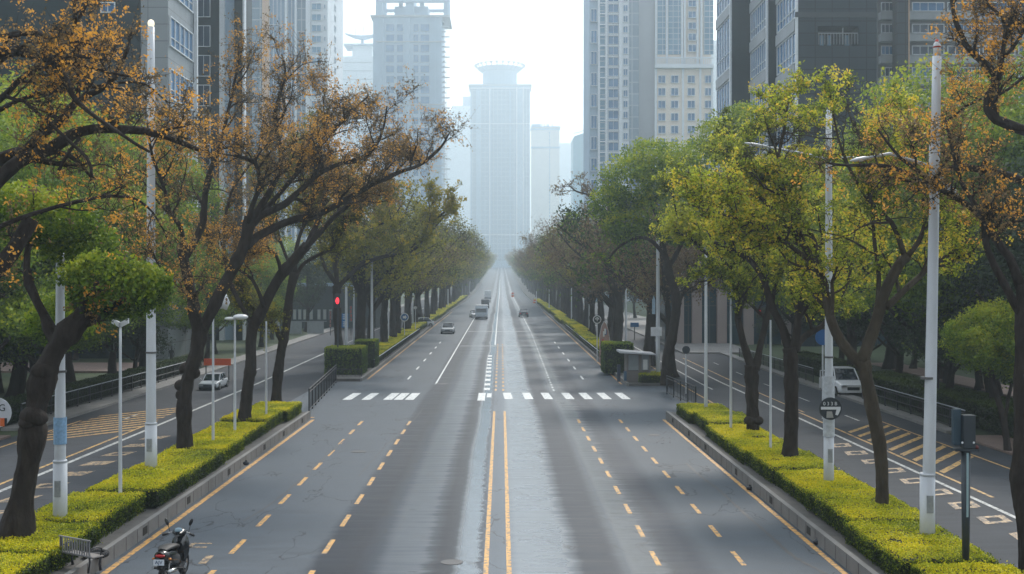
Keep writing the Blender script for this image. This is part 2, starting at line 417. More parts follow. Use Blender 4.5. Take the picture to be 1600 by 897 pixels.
def asphalt(name, wet):
    m = bpy.data.materials.new(name); nt, N, L = nodes_of(m); b = N['Principled BSDF']
    tc = N.new('ShaderNodeTexCoord'); sx = N.new('ShaderNodeSeparateXYZ'); L.new(tc.outputs['Object'], sx.inputs[0])
    def math_(op, a, c, clamp=False):
        n = N.new('ShaderNodeMath'); n.operation = op; n.use_clamp = clamp
        for i, q in enumerate((a, c)):
            if q is None: continue
            if isinstance(q, (int, float)): n.inputs[i].default_value = q
            else: L.new(q, n.inputs[i])
        return n.outputs[0]
    def noise(scale, stretch, det=5, dist=0.0):
        mp = N.new('ShaderNodeMapping'); mp.inputs['Scale'].default_value = stretch; L.new(tc.outputs['Object'], mp.inputs['Vector'])
        n = N.new('ShaderNodeTexNoise'); n.inputs['Scale'].default_value = scale; n.inputs['Detail'].default_value = det; n.inputs['Distortion'].default_value = dist
        L.new(mp.outputs[0], n.inputs['Vector']); return n.outputs['Fac']
    grain = noise(28, (1, 1, 1), 8); patch = noise(0.35, (1, .45, 1), 6, .6)
    across = noise(1.0, (0.35, 2.6, 1), 6, .5)            # tyre-washed cross streaks
    base = N.new('ShaderNodeMix'); base.data_type = 'RGBA'
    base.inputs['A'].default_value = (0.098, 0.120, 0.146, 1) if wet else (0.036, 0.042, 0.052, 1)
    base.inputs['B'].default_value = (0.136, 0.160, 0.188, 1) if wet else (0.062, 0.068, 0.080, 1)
    L.new(patch, base.inputs['Factor'])
    col = base.outputs['Result']; rgh = 0.8
    if not wet: b.inputs['Specular IOR Level'].default_value = 0.25
    if wet:
        # distance across the road with a ragged edge
        e1 = math_('MULTIPLY', math_('SUBTRACT', across, 0.5), 0.42)
        e2 = math_('MULTIPLY', math_('SUBTRACT', noise(0.10, (1, .35, 1), 3), 0.5), 0.65)
        xx = math_('ADD', math_('ADD', sx.outputs['X'], e1), e2)
        t = math_('DIVIDE', math_('ADD', xx, 10.0), 20.0, True)
        rc = N.new('ShaderNodeValToRGB'); rc.color_ramp.interpolation = 'LINEAR'
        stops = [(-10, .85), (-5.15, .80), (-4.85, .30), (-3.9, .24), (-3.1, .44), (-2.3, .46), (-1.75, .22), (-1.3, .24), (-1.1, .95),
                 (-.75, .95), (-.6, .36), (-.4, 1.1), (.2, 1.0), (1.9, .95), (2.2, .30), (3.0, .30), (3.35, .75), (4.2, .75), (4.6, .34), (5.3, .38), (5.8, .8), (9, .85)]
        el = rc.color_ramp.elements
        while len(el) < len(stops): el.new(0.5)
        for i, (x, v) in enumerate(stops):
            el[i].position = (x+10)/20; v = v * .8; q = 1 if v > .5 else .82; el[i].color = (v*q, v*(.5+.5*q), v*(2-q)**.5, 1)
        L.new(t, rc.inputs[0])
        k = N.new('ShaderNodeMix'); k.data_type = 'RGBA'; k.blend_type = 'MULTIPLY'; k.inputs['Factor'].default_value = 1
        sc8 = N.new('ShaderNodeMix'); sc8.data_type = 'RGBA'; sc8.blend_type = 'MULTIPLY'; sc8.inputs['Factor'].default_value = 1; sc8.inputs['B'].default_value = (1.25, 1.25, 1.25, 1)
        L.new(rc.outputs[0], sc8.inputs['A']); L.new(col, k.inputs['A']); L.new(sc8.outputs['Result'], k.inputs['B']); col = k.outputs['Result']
        rr = N.new('ShaderNodeValToRGB'); stops = [(-10, .62), (-5.1, .58), (-4.8, .50), (-3.9, .52), (-3.1, .33), (-2.2, .33), (-1.7, .54), (-1.4, .48), (-1.05, .16), (-.7, .16), (-.55, .50), (-.2, .5),
                 (.5, .30), (1.7, .28), (2.2, .56), (3.1, .54), (3.5, .33), (4.2, .35), (4.7, .52), (6, .6), (9, .62)]
        el = rr.color_ramp.elements
        while len(el) < len(stops): el.new(0.5)
        for i, (x, v) in enumerate(stops): el[i].position = (x+10)/20; el[i].color = (v, v, v, 1)
        L.new(t, rr.inputs[0])
        rgh = math_('ADD', rr.outputs[0], math_('MULTIPLY', math_('SUBTRACT', across, 0.5), 0.30), True)
        ms = N.new('ShaderNodeMapRange'); ms.inputs['From Min'].default_value = .30; ms.inputs['From Max'].default_value = .40
        ms.inputs['To Min'].default_value = .62; ms.inputs['To Max'].default_value = .16; L.new(rgh, ms.inputs['Value']); L.new(ms.outputs[0], b.inputs['Specular IOR Level'])
    # fine aggregate and darker tyre grime
    g2 = N.new('ShaderNodeMix'); g2.data_type = 'RGBA'; g2.blend_type = 'MULTIPLY'; g2.inputs['Factor'].default_value = 0.75
    gr = N.new('ShaderNodeValToRGB'); gr.color_ramp.elements[0].position = .3; gr.color_ramp.elements[1].position = .7
    gr.color_ramp.elements[0].color = (.55, .55, .55, 1); gr.color_ramp.elements[1].color = (1.15, 1.15, 1.15, 1)
    L.new(math_('ADD', math_('MULTIPLY', grain, 0.5), math_('MULTIPLY', across, 0.5)), gr.inputs[0])
    L.new(col, g2.inputs['A']); L.new(gr.outputs[0], g2.inputs['B']); col = g2.outputs['Result']
    # thin hairline cracks
    mpv = N.new('ShaderNodeMapping'); mpv.inputs['Scale'].default_value = (.33, .13, 1); L.new(tc.outputs['Object'], mpv.inputs['Vector'])
    wn = N.new('ShaderNodeTexNoise'); wn.inputs['Scale'].default_value = 2.2; wn.inputs['Detail'].default_value = 6; L.new(mpv.outputs[0], wn.inputs['Vector'])
    va = N.new('ShaderNodeVectorMath'); va.operation = 'ADD'; L.new(mpv.outputs[0], va.inputs[0]); L.new(wn.outputs['Color'], va.inputs[1])
    vo = N.new('ShaderNodeTexVoronoi'); vo.feature = 'DISTANCE_TO_EDGE'; vo.inputs['Scale'].default_value = 1.0; L.new(va.outputs[0], vo.inputs['Vector'])
    ck = math_('MULTIPLY', math_('LESS_THAN', vo.outputs['Distance'], 0.007), math_('GREATER_THAN', noise(0.3, (1, 1, 1), 2), 0.46))
    g3 = N.new('ShaderNodeMix'); g3.data_type = 'RGBA'; L.new(math_('MULTIPLY', ck, 0.75), g3.inputs['Factor'])
    L.new(col, g3.inputs['A']); g3.inputs['B'].default_value = (0.03, 0.03, 0.035, 1); L.new(g3.outputs['Result'], b.inputs['Base Color'])
    if isinstance(rgh, float): b.inputs['Roughness'].default_value = rgh
    else: L.new(rgh, b.inputs['Roughness'])
    bp = N.new('ShaderNodeBump'); bp.inputs['Strength'].default_value = 0.25; bp.inputs['Distance'].default_value = 0.01
    L.new(grain, bp.inputs['Height']); L.new(bp.outputs[0], b.inputs['Normal'])
    return m
M_ROAD = asphalt('avenue_asphalt_wet', True)
M_SIDE = asphalt('side_road_asphalt', False)

YS = [-60, 0, 20, 40, 60, 75, 85] + list(range(95, 460, 12)) + list(range(470, 1301, 30))
def strip(b, x0, x1, y0, y1, dz, z_side=False):
    ys = [y0] + [y for y in YS if y0 < y < y1] + [y1]
    for a, c in zip(ys[:-1], ys[1:]):
        b.quad((x0, a, g(a)+dz), (x1, a, g(a)+dz), (x1, c, g(c)+dz), (x0, c, g(c)+dz))
def solid_strip(b, x0, x1, y0, y1, z0, z1):
    ys = [y0] + [y for y in YS if y0 < y < y1] + [y1]
    for a, c in zip(ys[:-1], ys[1:]):
        ga, gc = g(a), g(c)
        b.quad((x0, a, ga+z1), (x1, a, ga+z1), (x1, c, gc+z1), (x0, c, gc+z1))
        b.quad((x0, a, ga+z0), (x0, a, ga+z1), (x0, c, gc+z1), (x0, c, gc+z0))
        b.quad((x1, a, ga+z1), (x1, a, ga+z0), (x1, c, gc+z0), (x1, c, gc+z1))
    for y, s in ((y0, 1), (y1, -1)):
        q = [(x0, y, g(y)+z0), (x1, y, g(y)+z0), (x1, y, g(y)+z1), (x0, y, g(y)+z1)]
        b.poly(q if s > 0 else q[::-1])

b = MB()
for x0, x1 in ((-2500, -400), (-400, -60), (-60, 60), (60, 400), (400, 2500)): strip(b, x0, x1, -60, 1300, -0.03)
b.quad((-2500, 1300, 23.84), (2500, 1300, 23.84), (2500, 6000, 23.84), (-2500, 6000, 23.84))
tag(b.build('ground', M_GROUND), kind='structure')
b = MB(); strip(b, -23.6, 22.0, -60, 116, 0.0); strip(b, -23.6, 18.3, 116, 1000, 0.0)
tag(b.build('side_roads', M_SIDE), kind='structure')
b = MB(); strip(b, -10.45, 9.05, -60, 62.8, 0.006); strip(b, -13.2, 11.9, 62.8, 86, 0.006); strip(b, -10.45, 9.05, 86, 1298, 0.006)
tag(b.build('main_road', M_ROAD), kind='structure')
# pavements beyond the outer kerbs
b = MB(); solid_strip(b, -25.2, -23.62, 58, 400, -0.02, 0.13); tag(b.build('left_pavement', M_KERB), kind='structure')
b = MB(); solid_strip(b, 22.02, 22.9, 57, 116, -0.02, 0.13); solid_strip(b, 18.32, 26, 116.1, 400, -0.02, 0.13); tag(b.build('right_pavement', M_KERB), kind='structure')
b = MB(); b.box(-46, -23.62, 44, 55.5, -0.02, 0.10); b.box(-60, -26.0, 94, 104, 0.0, 0.2); tag(b.build('left_park_path', M_PAVE), kind='structure')
b = MB(); b.box(22.02, 50, 44, 55.5, -0.02, 0.10); b.box(33, 36, 60, 110, -0.02, 0.12); tag(b.build('right_park_path', M_PAVE), kind='structure')

# planted strips with their concrete kerbs
def bed(side, xr, xh, xo, y0, y1, name, h=0.42):
    """xr road face, xh start of planting, xo outer edge"""
    b = MB(); s = side
    solid_strip(b, *sorted((xr, xr + s*0.16)), y0, y1, -0.02, h)
    k = b.build(name + '_kerb', M_KERB)
    tag(k, kind='structure')
    bb = MB(); solid_strip(bb, *sorted((xr + s*0.162, xo)), y0+.002, y1-.002, -0.02, h - 0.05)
    tag(bb.build(name + '_bed', M_LEDGE), kind='structure')
bed(-1, -10.42, -10.9, -13.35, 18, 63, 'left_strip')
bed(1, 9.0, 9.4, 11.95, 18, 63, 'right_strip')
bed(-1, -10.42, -10.9, -13.35, 86.5, 1290, 'far_left_strip', 0.25)
bed(1, 9.0, 9.4, 12.3, 82.5, 1290, 'far_right_strip', 0.25)
# vertical joints, drains and stains in the kerb faces
b = MB()
for s, x in ((-1, -10.42), (1, 9.0)):
    for y in np.arange(20, 63, 1.0):
        b.box(*sorted((x - s*0.004, x - s*0.001)), y, y+0.025, 0.02, 0.40)
    for y in (33.5, 38.2, 43.9, 50.5, 55.0, 60.2):
        b.box(*sorted((x - s*0.008, x - s*0.002)), y, y+0.42, 0.10, 0.33)
tag(b.build('kerb_joints', mat('dark_joint', (0.035, 0.033, 0.03), rough=.9)), kind='structure')

# ------------------------------------------------------------------ road markings
def mark(b, x0, x1, y0, y1, skew=0.0, dz=0.011):
    ys = [y0] + [y for y in YS if y0 < y < y1] + [y1]
    for a, c in zip(ys[:-1], ys[1:]):
        ka, kc = skew*(a-y0), skew*(c-y0)
        b.quad((x0+ka, a, g(a)+dz), (x1+ka, a, g(a)+dz), (x1+kc, c, g(c)+dz), (x0+kc, c, g(c)+dz))
b = MB()
mark(b, -10.28, -10.10, -20, 62.5); mark(b, 8.74, 8.90, -20, 62.5)
mark(b, -.46, -.33, -20, 66.5); mark(b, .14, .27, -20, 66.5)
for k in range(18): mark(b, -.44, -.30, 79 + k*3, 80.4 + k*3); mark(b, .08, .22, 79 + k*3, 80.4 + k*3)
mark(b, -10.28, -10.14, 88, 240); mark(b, 8.72, 8.86, 84, 240)
for x in (-7.52, -4.95): 
    for k in range(11): mark(b, x, x+.15, 24.6 + k*3.55, 26.35 + k*3.55)
for x in (6.35, 4.1):
    for k in range(12): mark(b, x, x+.14, 23.6 + k*3.4, 25.2 + k*3.4)
mark(b, -11.4, -10.3, 63.4, 63.7); 
tag(b.build('orange_lane_lines', M_ORANGE), kind='structure')
b = MB()
for px in (548, 577, 610, 626, 643): x = X(px, 75.0); mark(b, x-.28, x+.28, 73.0, 77.4, 0.03)
for px in (795, 826, 856, 889, 917, 946, 975): x = X(px, 75.0); mark(b, x-.27, x+.27, 73.4, 77.6, -0.03)
x = X(757, 75); mark(b, x-.42, x+.05, 72.5, 77.5); mark(b, x+.14, x+.45, 74.5, 77.2)
for k in range(10): mark(b, -1.2 - k*.012, -.78 - k*.012, 79.5 + k*3.6, 81.2 + k*3.6)
for k in range(40): mark(b, 3.55+.012*k, 3.68+.012*k, 79 + k*2.0, 80.1 + k*2.0)
mark(b, 4.0, 4.13, 160, 640); mark(b, -4.85, -4.72, 84, 300)
mark(b, -.75, -.60, 130, 700)
mark(b, -4.6, 3.9, 160, 160.5); mark(b, -4.6, 3.9, 128, 128.4)
for k in range(6): mark(b, -7.2, -7.05, 88+k*9, 91+k*9); mark(b, 6.2, 6.35, 88+k*9, 91+k*9)
tag(b.build('white_crossing_and_lines', M_WHITE), kind='structure')
b = MB()     # frontage roads
mark(b, -18.0, -17.8, 18, 330); mark(b, 16.25, 16.42, 18, 112, 0.0)
mark(b, 14.6, 14.75, 80, 240)
for k in range(5): mark(b, -20.6, -20.45, 62+k*11, 65+k*11); mark(b, 19.2, 19.33, 62+k*10, 64.5+k*10)
tag(b.build('white_side_road_lines', M_WHITE2), kind='structure')
b = MB()
def skewed(b, x, y, w, l, dx, hollow=True, dz=0.011):
    o = [(x, y), (x+w, y+dx), (x+w+.15, y+l+dx), (x+.15, y+l)]
    if not hollow: b.poly([(p[0], p[1], g(p[1])+dz) for p in o]); return
    cx_, cy_ = sum(p[0] for p in o)/4, sum(p[1] for p in o)/4
    i = [(cx_+(p[0]-cx_)*.5, cy_+(p[1]-cy_)*.5) for p in o]
    for k in range(4):
        j = (k+1) % 4; b.poly([(o[k][0], o[k][1], dz), (o[j][0], o[j][1], dz), (i[j][0], i[j][1], dz), (i[k][0], i[k][1], dz)])
for k in range(11): skewed(b, 14.95, 28.5 + k*2.35, 1.0, 1.1, .35)
for k in range(12): skewed(b, -17.2, 26 + k*2.6, 1.0, 1.1, .3, hollow=(k % 3 == 0))
tag(b.build('slowing_marks', M_PEACH), kind='structure')
b = MB()     # hatched yellow areas
def hatch(b, xa, xb, y0, n, dy, lean):
    for k in range(n):
        y = y0 + k*dy
        b.poly([(xa, y, .011), (xb, y+lean, .011), (xb, y+lean+.5, .011), (xa, y+.5, .011)])
hatch(b, 17.3, 20.2, 45.0, 9, 1.5, 4.2)
hatch(b, -22.4, -18.6, 53.0, 9, 1.35, 5.0)
mark(b, 17.0, 17.14, 40, 66); mark(b, 20.3, 20.42, 40, 64); mark(b, -22.7, -22.56, 36, 62); mark(b, -18.6, -18.45, 36, 62, 0)
mark(b, 13.0, 13.12, 70, 110); mark(b, 17.3, 17.42, 66, 110)
tag(b.build('yellow_hatching', worn('hatch_paint', (.58, .35, .11), (.05, .055, .065), .42)), kind='structure')
b = MB()     # small stencilled shapes by the motorcycle
x, y = X(300, 33), 32.4
for (a, c, d, e) in ((0, 0, .55, .12), (.05, .5, .6, .62), (.0, 0, .12, .55)): b.box(x+a, x+d, y+c, y+c+.16 if e < .3 else y+e, .010, .0125)
b.box(-8.05, -7.85, 30.6, 31.5, .010, .0122)
tag(b.build('stencil_marks', M_PEACH), kind='structure')
# tar seams
def seam(pts, name, w0=.05):
    b = MB(); rng = random.Random(len(pts))
    q = [P(px, py, 1) for px, py in pts]; gp = []
    for px, py in pts:
        Y = H*F/(py-HY); gp.append(((px-CX)*Y/F, Y))
    sp = smooth_path([(a, c, 0) for a, c in gp], 60)
    for i in range(59):
        a, c = sp[i], sp[i+1]; w1 = w0*rng.uniform(.5, 1.4)
        b.quad((a[0]-w1, a[1], .0145), (a[0]+w1, a[1], .0145), (c[0]+w1, c[1], .0145), (c[0]-w1, c[1], .0145))
    tag(b.build(name, mat('tar', (0.055, 0.058, 0.065), rough=.6)), kind='structure')
seam([(565, 666), (536, 690), (500, 722), (470, 750), (420, 790), (380, 815)], 'tar_seam', .035)
seam([(1072, 724), (1095, 745), (1122, 765), (1160, 800), (1200, 835), (1240, 870), (1290, 897)], 'tar_seam', .06)
seam([(660, 640), (648, 655), (630, 672), (600, 700), (560, 745)], 'tar_seam', .02)
seam([(835, 853), (862, 852), (905, 853)], 'tar_seam', .02)
b = MB(); 
for (px, py, r) in ((706, 879, .3), (1022, 680, .3), (690, 600, .5), (560, 706, .35), (1010, 556, .4)):
    Y = H*F/(py-HY); x = (px-CX)*Y/F; b.tube([(x, Y, g(Y)+.0125), (x, Y, g(Y)+.016)], r, 20)
tag(b.build('manhole_covers', mat('iron_cover', (0.05, 0.05, 0.055), rough=.5, metal=.4)), kind='structure')

# ------------------------------------------------------------------ hedges
def make_hedge(name, lx, ly, h, n, leaf, seed, size=0.055, m=None, yellow=1.0):
    """leafy clipped block: dark woody core and a skin of small leaves"""
    rng = np.random.default_rng(seed); m = m or L_HEDGE
    at = 2*(ly+lx)*h; tt = lx*ly; nt_ = int(n*tt/(tt+at*0.8)); ns = n - nt_
    # top
    px = rng.uniform(-lx/2, lx/2, nt_); py = rng.uniform(-ly/2, ly/2, nt_)
    top = np.stack([px, py, np.full(nt_, h)], 1); top[:, 2] += 0.05*vnoise(top, .35, seed) + 0.045*vnoise(top, .9, seed+4) + rng.normal(size=nt_)*.024
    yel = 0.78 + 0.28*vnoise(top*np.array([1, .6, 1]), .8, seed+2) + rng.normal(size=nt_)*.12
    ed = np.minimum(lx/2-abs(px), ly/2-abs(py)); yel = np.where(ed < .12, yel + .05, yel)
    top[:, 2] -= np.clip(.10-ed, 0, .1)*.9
    # sides
    per = 2*(lx+ly); u = rng.uniform(0, per, ns); z = h*rng.uniform(0.0, 1, ns)
    sd = np.zeros((ns, 3)); nn = np.zeros((ns, 3))
    a = u < lx; c = (u >= lx) & (u < lx+ly); d = (u >= lx+ly) & (u < 2*lx+ly); e = u >= 2*lx+ly
    sd[a] = np.stack([u[a]-lx/2, np.full(a.sum(), -ly/2), z[a]], 1); nn[a] = (0, -1, 0)
    sd[c] = np.stack([np.full(c.sum(), lx/2), u[c]-lx-ly/2, z[c]], 1); nn[c] = (1, 0, 0)
    sd[d] = np.stack([u[d]-lx-ly-lx/2, np.full(d.sum(), ly/2), z[d]], 1); nn[d] = (0, 1, 0)
    sd[e] = np.stack([np.full(e.sum(), -lx/2), u[e]-2*lx-ly-ly/2, z[e]], 1); nn[e] = (-1, 0, 0)
    sd += nn * (0.045*vnoise(sd, .3, seed+5) + rng.normal(size=ns)*.03)[:, None]
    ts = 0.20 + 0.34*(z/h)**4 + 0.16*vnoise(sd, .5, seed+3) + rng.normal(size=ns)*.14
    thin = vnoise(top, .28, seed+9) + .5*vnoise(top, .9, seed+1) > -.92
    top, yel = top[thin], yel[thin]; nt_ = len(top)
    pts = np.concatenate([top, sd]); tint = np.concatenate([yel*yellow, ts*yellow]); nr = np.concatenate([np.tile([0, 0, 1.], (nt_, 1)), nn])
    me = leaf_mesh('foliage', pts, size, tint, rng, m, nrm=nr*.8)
    b = MB(); b.box(-lx/2+.07, lx/2-.07, -ly/2+.07, ly/2-.07, -.02, h-.07)
    core = b.build('woody_core', mat('hedge_core', (0.012, 0.016, 0.008), rough=1))
    return me, core

rng0 = random.Random(4)
HG = 'clipped yellow hedge blocks along the planted strips'
def hedge_row(side, xc, wx, bounds, z0, base_label, n=20000, h=0.58, low=False, size=.055):
    me = {}
    for i, (a, c) in enumerate(zip(bounds[:-1], bounds[1:])):
        ly = c - a; k = i % 3
        if k not in me:
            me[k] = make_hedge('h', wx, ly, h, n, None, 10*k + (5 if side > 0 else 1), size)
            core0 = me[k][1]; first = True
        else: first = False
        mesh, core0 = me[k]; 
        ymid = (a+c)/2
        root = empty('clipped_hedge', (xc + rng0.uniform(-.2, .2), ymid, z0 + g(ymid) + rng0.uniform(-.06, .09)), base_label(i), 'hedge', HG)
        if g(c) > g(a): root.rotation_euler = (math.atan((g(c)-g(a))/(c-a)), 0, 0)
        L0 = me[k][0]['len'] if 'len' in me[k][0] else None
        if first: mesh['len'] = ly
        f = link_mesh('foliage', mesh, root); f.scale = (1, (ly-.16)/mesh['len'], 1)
        if first: core = core0
        else: core = core0.copy(); COL.objects.link(core)
        core.parent = root; core.scale = f.scale
lb = [23.5, 28.2, 31.6, 36.0, 40.0, 45.2, 49.0, 54.4, 58.2, 62.4]
hedge_row(-1, -12.05, 2.25, lb, .36, lambda i: f'yellow hedge block on the near left strip, {ord_word(i+1)} counted from the bottom of the photo')
rb = [23.0, 27.0, 31.5, 36.2, 40.4, 44.6, 48.8, 53.2, 57.6, 62.2]
hedge_row(1, 10.62, 2.3, rb, .36, lambda i: f'yellow hedge block on the near right strip, {ord_word(i+1)} counted from the bottom of the photo')
fb = [98, 104, 111, 119, 128, 138, 150, 164, 182, 202, 226, 254, 288, 330, 380]
hedge_row(-1, -11.9, 1.9, fb, .2, lambda i: f'long yellow hedge section beyond the crossing on the left strip, {ord_word(i+1)} after the junction', n=9000, h=.62, size=.12)
fb2 = [95, 102, 109, 117, 126, 136, 148, 162, 180, 200, 225, 254, 288, 330]
hedge_row(1, 10.3, 1.7, fb2, .2, lambda i: f'long yellow hedge section beyond the kiosk on the right strip, {ord_word(i+1)} after the junction', n=9000, h=.62, size=.12)

def single_hedge(name, x, y, z, lx, ly, h, n, label, cat, m=None, yellow=1.0, size=.08, seed=3, rz=0, group=None):
    me, core = make_hedge('h', lx, ly, h, n, None, seed, size, m, yellow)
    r = empty(name, (x, y, z), label, cat, group, rz); link_mesh('foliage', me, r); core.parent = r; return r
single_hedge('clipped_hedge', X(1025, 83), 84.2, g(84)+.2, 2.3, 2.6, .62, 7000, 'low yellow hedge block beside the grey kiosk at the junction', 'hedge', size=.07)
single_hedge('box_bush', X(537, 90), 91.5, g(90)+.15, 2.9, 3.6, 2.15, 14000, 'square dark green clipped bush at the left island end', 'bush', m=L_GREEN, size=.10, yellow=1.0)
single_hedge('box_bush', X(570, 96), 97.5, g(96)+.15, 1.7, 2.6, 2.35, 8000, 'taller rounded green bush behind the square one on the left island', 'bush', m=L_GREEN, size=.10, seed=6)
single_hedge('box_bush', X(966, 92), 93.0, g(92)+.15, 2.3, 3.2, 2.4, 11000, 'green bush between the grey kiosk and the tall banner sign', 'bush', m=L_GREEN, size=.10, seed=8)
# park hedges behind the railings
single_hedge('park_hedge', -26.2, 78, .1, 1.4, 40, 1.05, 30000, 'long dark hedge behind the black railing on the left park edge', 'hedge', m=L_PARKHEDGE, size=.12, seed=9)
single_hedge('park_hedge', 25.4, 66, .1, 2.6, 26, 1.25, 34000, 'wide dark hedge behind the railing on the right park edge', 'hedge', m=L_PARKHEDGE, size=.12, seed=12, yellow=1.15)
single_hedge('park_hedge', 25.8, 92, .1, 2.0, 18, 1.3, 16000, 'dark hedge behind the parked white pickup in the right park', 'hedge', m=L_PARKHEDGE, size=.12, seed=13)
# ------------------------------------------------------------------ trees
def finish_tree(T, name, loc, label, cat, leaves, leafmat, leafsize, group=None, bark=None, seed=1, flat=0.0):
    root = empty(name, loc, label, cat, group)
    T.mb.build('trunk', bark or BARK, root, smooth=True)
    pts, tint = leaves[0], leaves[1]; nr = leaves[2] if len(leaves) > 2 else None
    me = leaf_mesh('crown', pts, leafsize, tint, np.random.default_rng(seed), leafmat, nrm=nr, flat=flat)
    link_mesh('crown', me, root)
    return root

def autumn(T, n, hi=0.5, sp=.24, clump=0.30, tipfrac=.6, zs=1.0):
    """mostly dull dry leaves with bright clusters at some twig ends"""
    rng = T.rng
    a = T.leaf_points(int(n*(1-clump)), sp, tipfrac, zs)
    tips = np.array(T.tw); sel = tips[rng.uniform(size=len(tips)) < .45]
    c = sel[rng.integers(0, len(sel), int(n*clump))] + rng.normal(size=(int(n*clump), 3))*np.array([.11, .11, .11*min(1, zs+.2)])
    ta = .28 + .26*vnoise(a, 1.6, 2) + rng.normal(size=len(a))*.16
    tc_ = hi + .30 + .2*vnoise(c, 1.2, 5) + rng.normal(size=len(c))*.12
    return np.concatenate([a, c]), np.concatenate([ta, tc_])

def sprigs(T, ns, nl, hi, sp, clump, zs):
    """short fine twigs set on the branches, and leaves set along those twigs"""
    rng = T.rng; allp = np.concatenate(T.tips); a = allp[rng.integers(0, len(allp), ns)]
    d = rng.normal(size=(ns, 3)); d[:, 2] = d[:, 2]*zs + .35; d /= np.linalg.norm(d, axis=1)[:, None]
    Ls = (sp*2.1*rng.uniform(.4, 1.3, ns))[:, None]; mid = a + d*Ls*.5 + rng.normal(size=(ns, 3))*.04; e = a + d*Ls + np.array([0, 0, .08*zs])*Ls
    u = np.cross(d, [0.3, 0.9, 0.2]); u /= np.linalg.norm(u, axis=1)[:, None]; v = np.cross(d, u)
    vs = []
    for c, w_ in ((a, .008), (mid, .0055), (e, .003)):
        for k in range(3): vs.append(c + (u*math.cos(k*2.094) + v*math.sin(k*2.094))*w_)
    V = np.stack(vs, 1).reshape(-1, 3); i = np.arange(ns)*9
    fs = [np.stack([i+r0+k, i+r0+(k+1) % 3, i+r0+3+(k+1) % 3, i+r0+3+k], 1) for r0 in (0, 3) for k in range(3)]
    Fq = np.concatenate(fs)
    me = bpy.data.meshes.new('twigs'); me.vertices.add(len(V)); me.vertices.foreach_set('co', V.reshape(-1))
    me.loops.add(Fq.size); me.loops.foreach_set('vertex_index', Fq.reshape(-1).astype(np.int32)); me.polygons.add(len(Fq))
    me.polygons.foreach_set('loop_start', np.arange(0, Fq.size, 4, dtype=np.int32)); me.update(calc_edges=True); me.materials.append(BARK)
    hot = (rng.uniform(size=ns) < clump) | (vnoise(a, 1.3, 4) > .55)
    which = rng.integers(0, ns, nl); tt = rng.uniform(.15, 1.05, nl)[:, None]
    p = a[which]*(1-tt) + e[which]*tt + rng.normal(size=(nl, 3))*.055
    base = .30 + .24*vnoise(p, 1.6, 2) + rng.normal(size=nl)*.13
    bright = hi + .34 + rng.normal(size=nl)*.12
    # bright twigs hold their leaves bunched toward the end
    h = hot[which]; p[h] = (e[which] + rng.normal(size=(nl, 3))*.075)[h]
    return me, p, np.where(h, bright, base)

def guided(name, base, seed, limbs, label, cat='tree', sub_n=7, sub_len=3.2, maxlev=3, leaves=16000, leafmat=L_RUST, leafsize=.10,
           hi=.5, sp=.22, up=.35, bark=None, blobs=None, blob_n=0, blob_mat=None, clump=.3, bias=None, knob=.25, tipfrac=.6, group=None, slim=.72, zs=1.0, knobs=(), gaps=(), bt=.5):
    """limbs: (picture polyline, Y start, Y end, r0, r1, twigs?)"""
    T = Tree(seed)
    for L_ in limbs:
        pts, Ya, Yb, r0, r1, tw = L_[:6]
        q = px_limb(pts, Ya, Yb, base)
        path, rs = T.limb(q, r0*slim, r1*.9, sides=12, knob=knob if r0 > .15 else 0)
        if tw: T.sub(path, rs, 1, maxlev, sub_len * (L_[6] if len(L_) > 6 else 1), int(sub_n*tw), 0.28, up, bias=bias)
    for (kx, ky, kY, kr) in knobs:
        q = P(kx, ky, kY); T.mb.ell((q[0]-base[0], q[1]-base[1], q[2]-base[2]), (kr, kr, kr*.8), 12, 8)
    root = empty(name, base, label, cat, group)
    T.mb.build('trunk', bark or BARK, root, smooth=True)
    if leaves:
        pk, p, t = sprigs(T, int(leaves/11), leaves, hi, sp, clump, zs)
        if leaves > 2000: link_mesh('twigs', pk, root)
        else: bpy.data.meshes.remove(pk)
        keep = p[:, 2] > 1.6
        for (xa, xb, ya, yb, za, zb_) in gaps:
            q = p + np.array(base); keep &= ~((q[:, 0] > xa) & (q[:, 0] < xb) & (q[:, 1] > ya) & (q[:, 1] < yb) & (q[:, 2] > za) & (q[:, 2] < zb_))
        p, t = p[keep], t[keep]
        link_mesh('crown', leaf_mesh('crown', p, leafsize, t, T.rng, leafmat), root)
    if blobs:
        bl = [(x-base[0], y-base[1], z-base[2], a, b_, c) for x, y, z, a, b_, c in blobs]
        p, nr = blob_points(T.rng, bl, blob_n)
        t = bt + .25*(nr[:, 2]) + .18*vnoise(p, .7, 3) + T.rng.normal(size=len(p))*.13  # upper leaves of each clump tinted lighter, top light put into the colour
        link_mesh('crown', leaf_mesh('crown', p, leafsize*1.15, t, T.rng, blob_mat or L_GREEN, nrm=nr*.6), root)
    return root

def bl(px, py, Y, rx, ry=None, rz=None):
    """clump centred in the view direction, radii in metres"""
    x, y, z = P(px, py, Y); return (x, y, z, rx, ry or rx, rz or rx*.7)

zb = .35
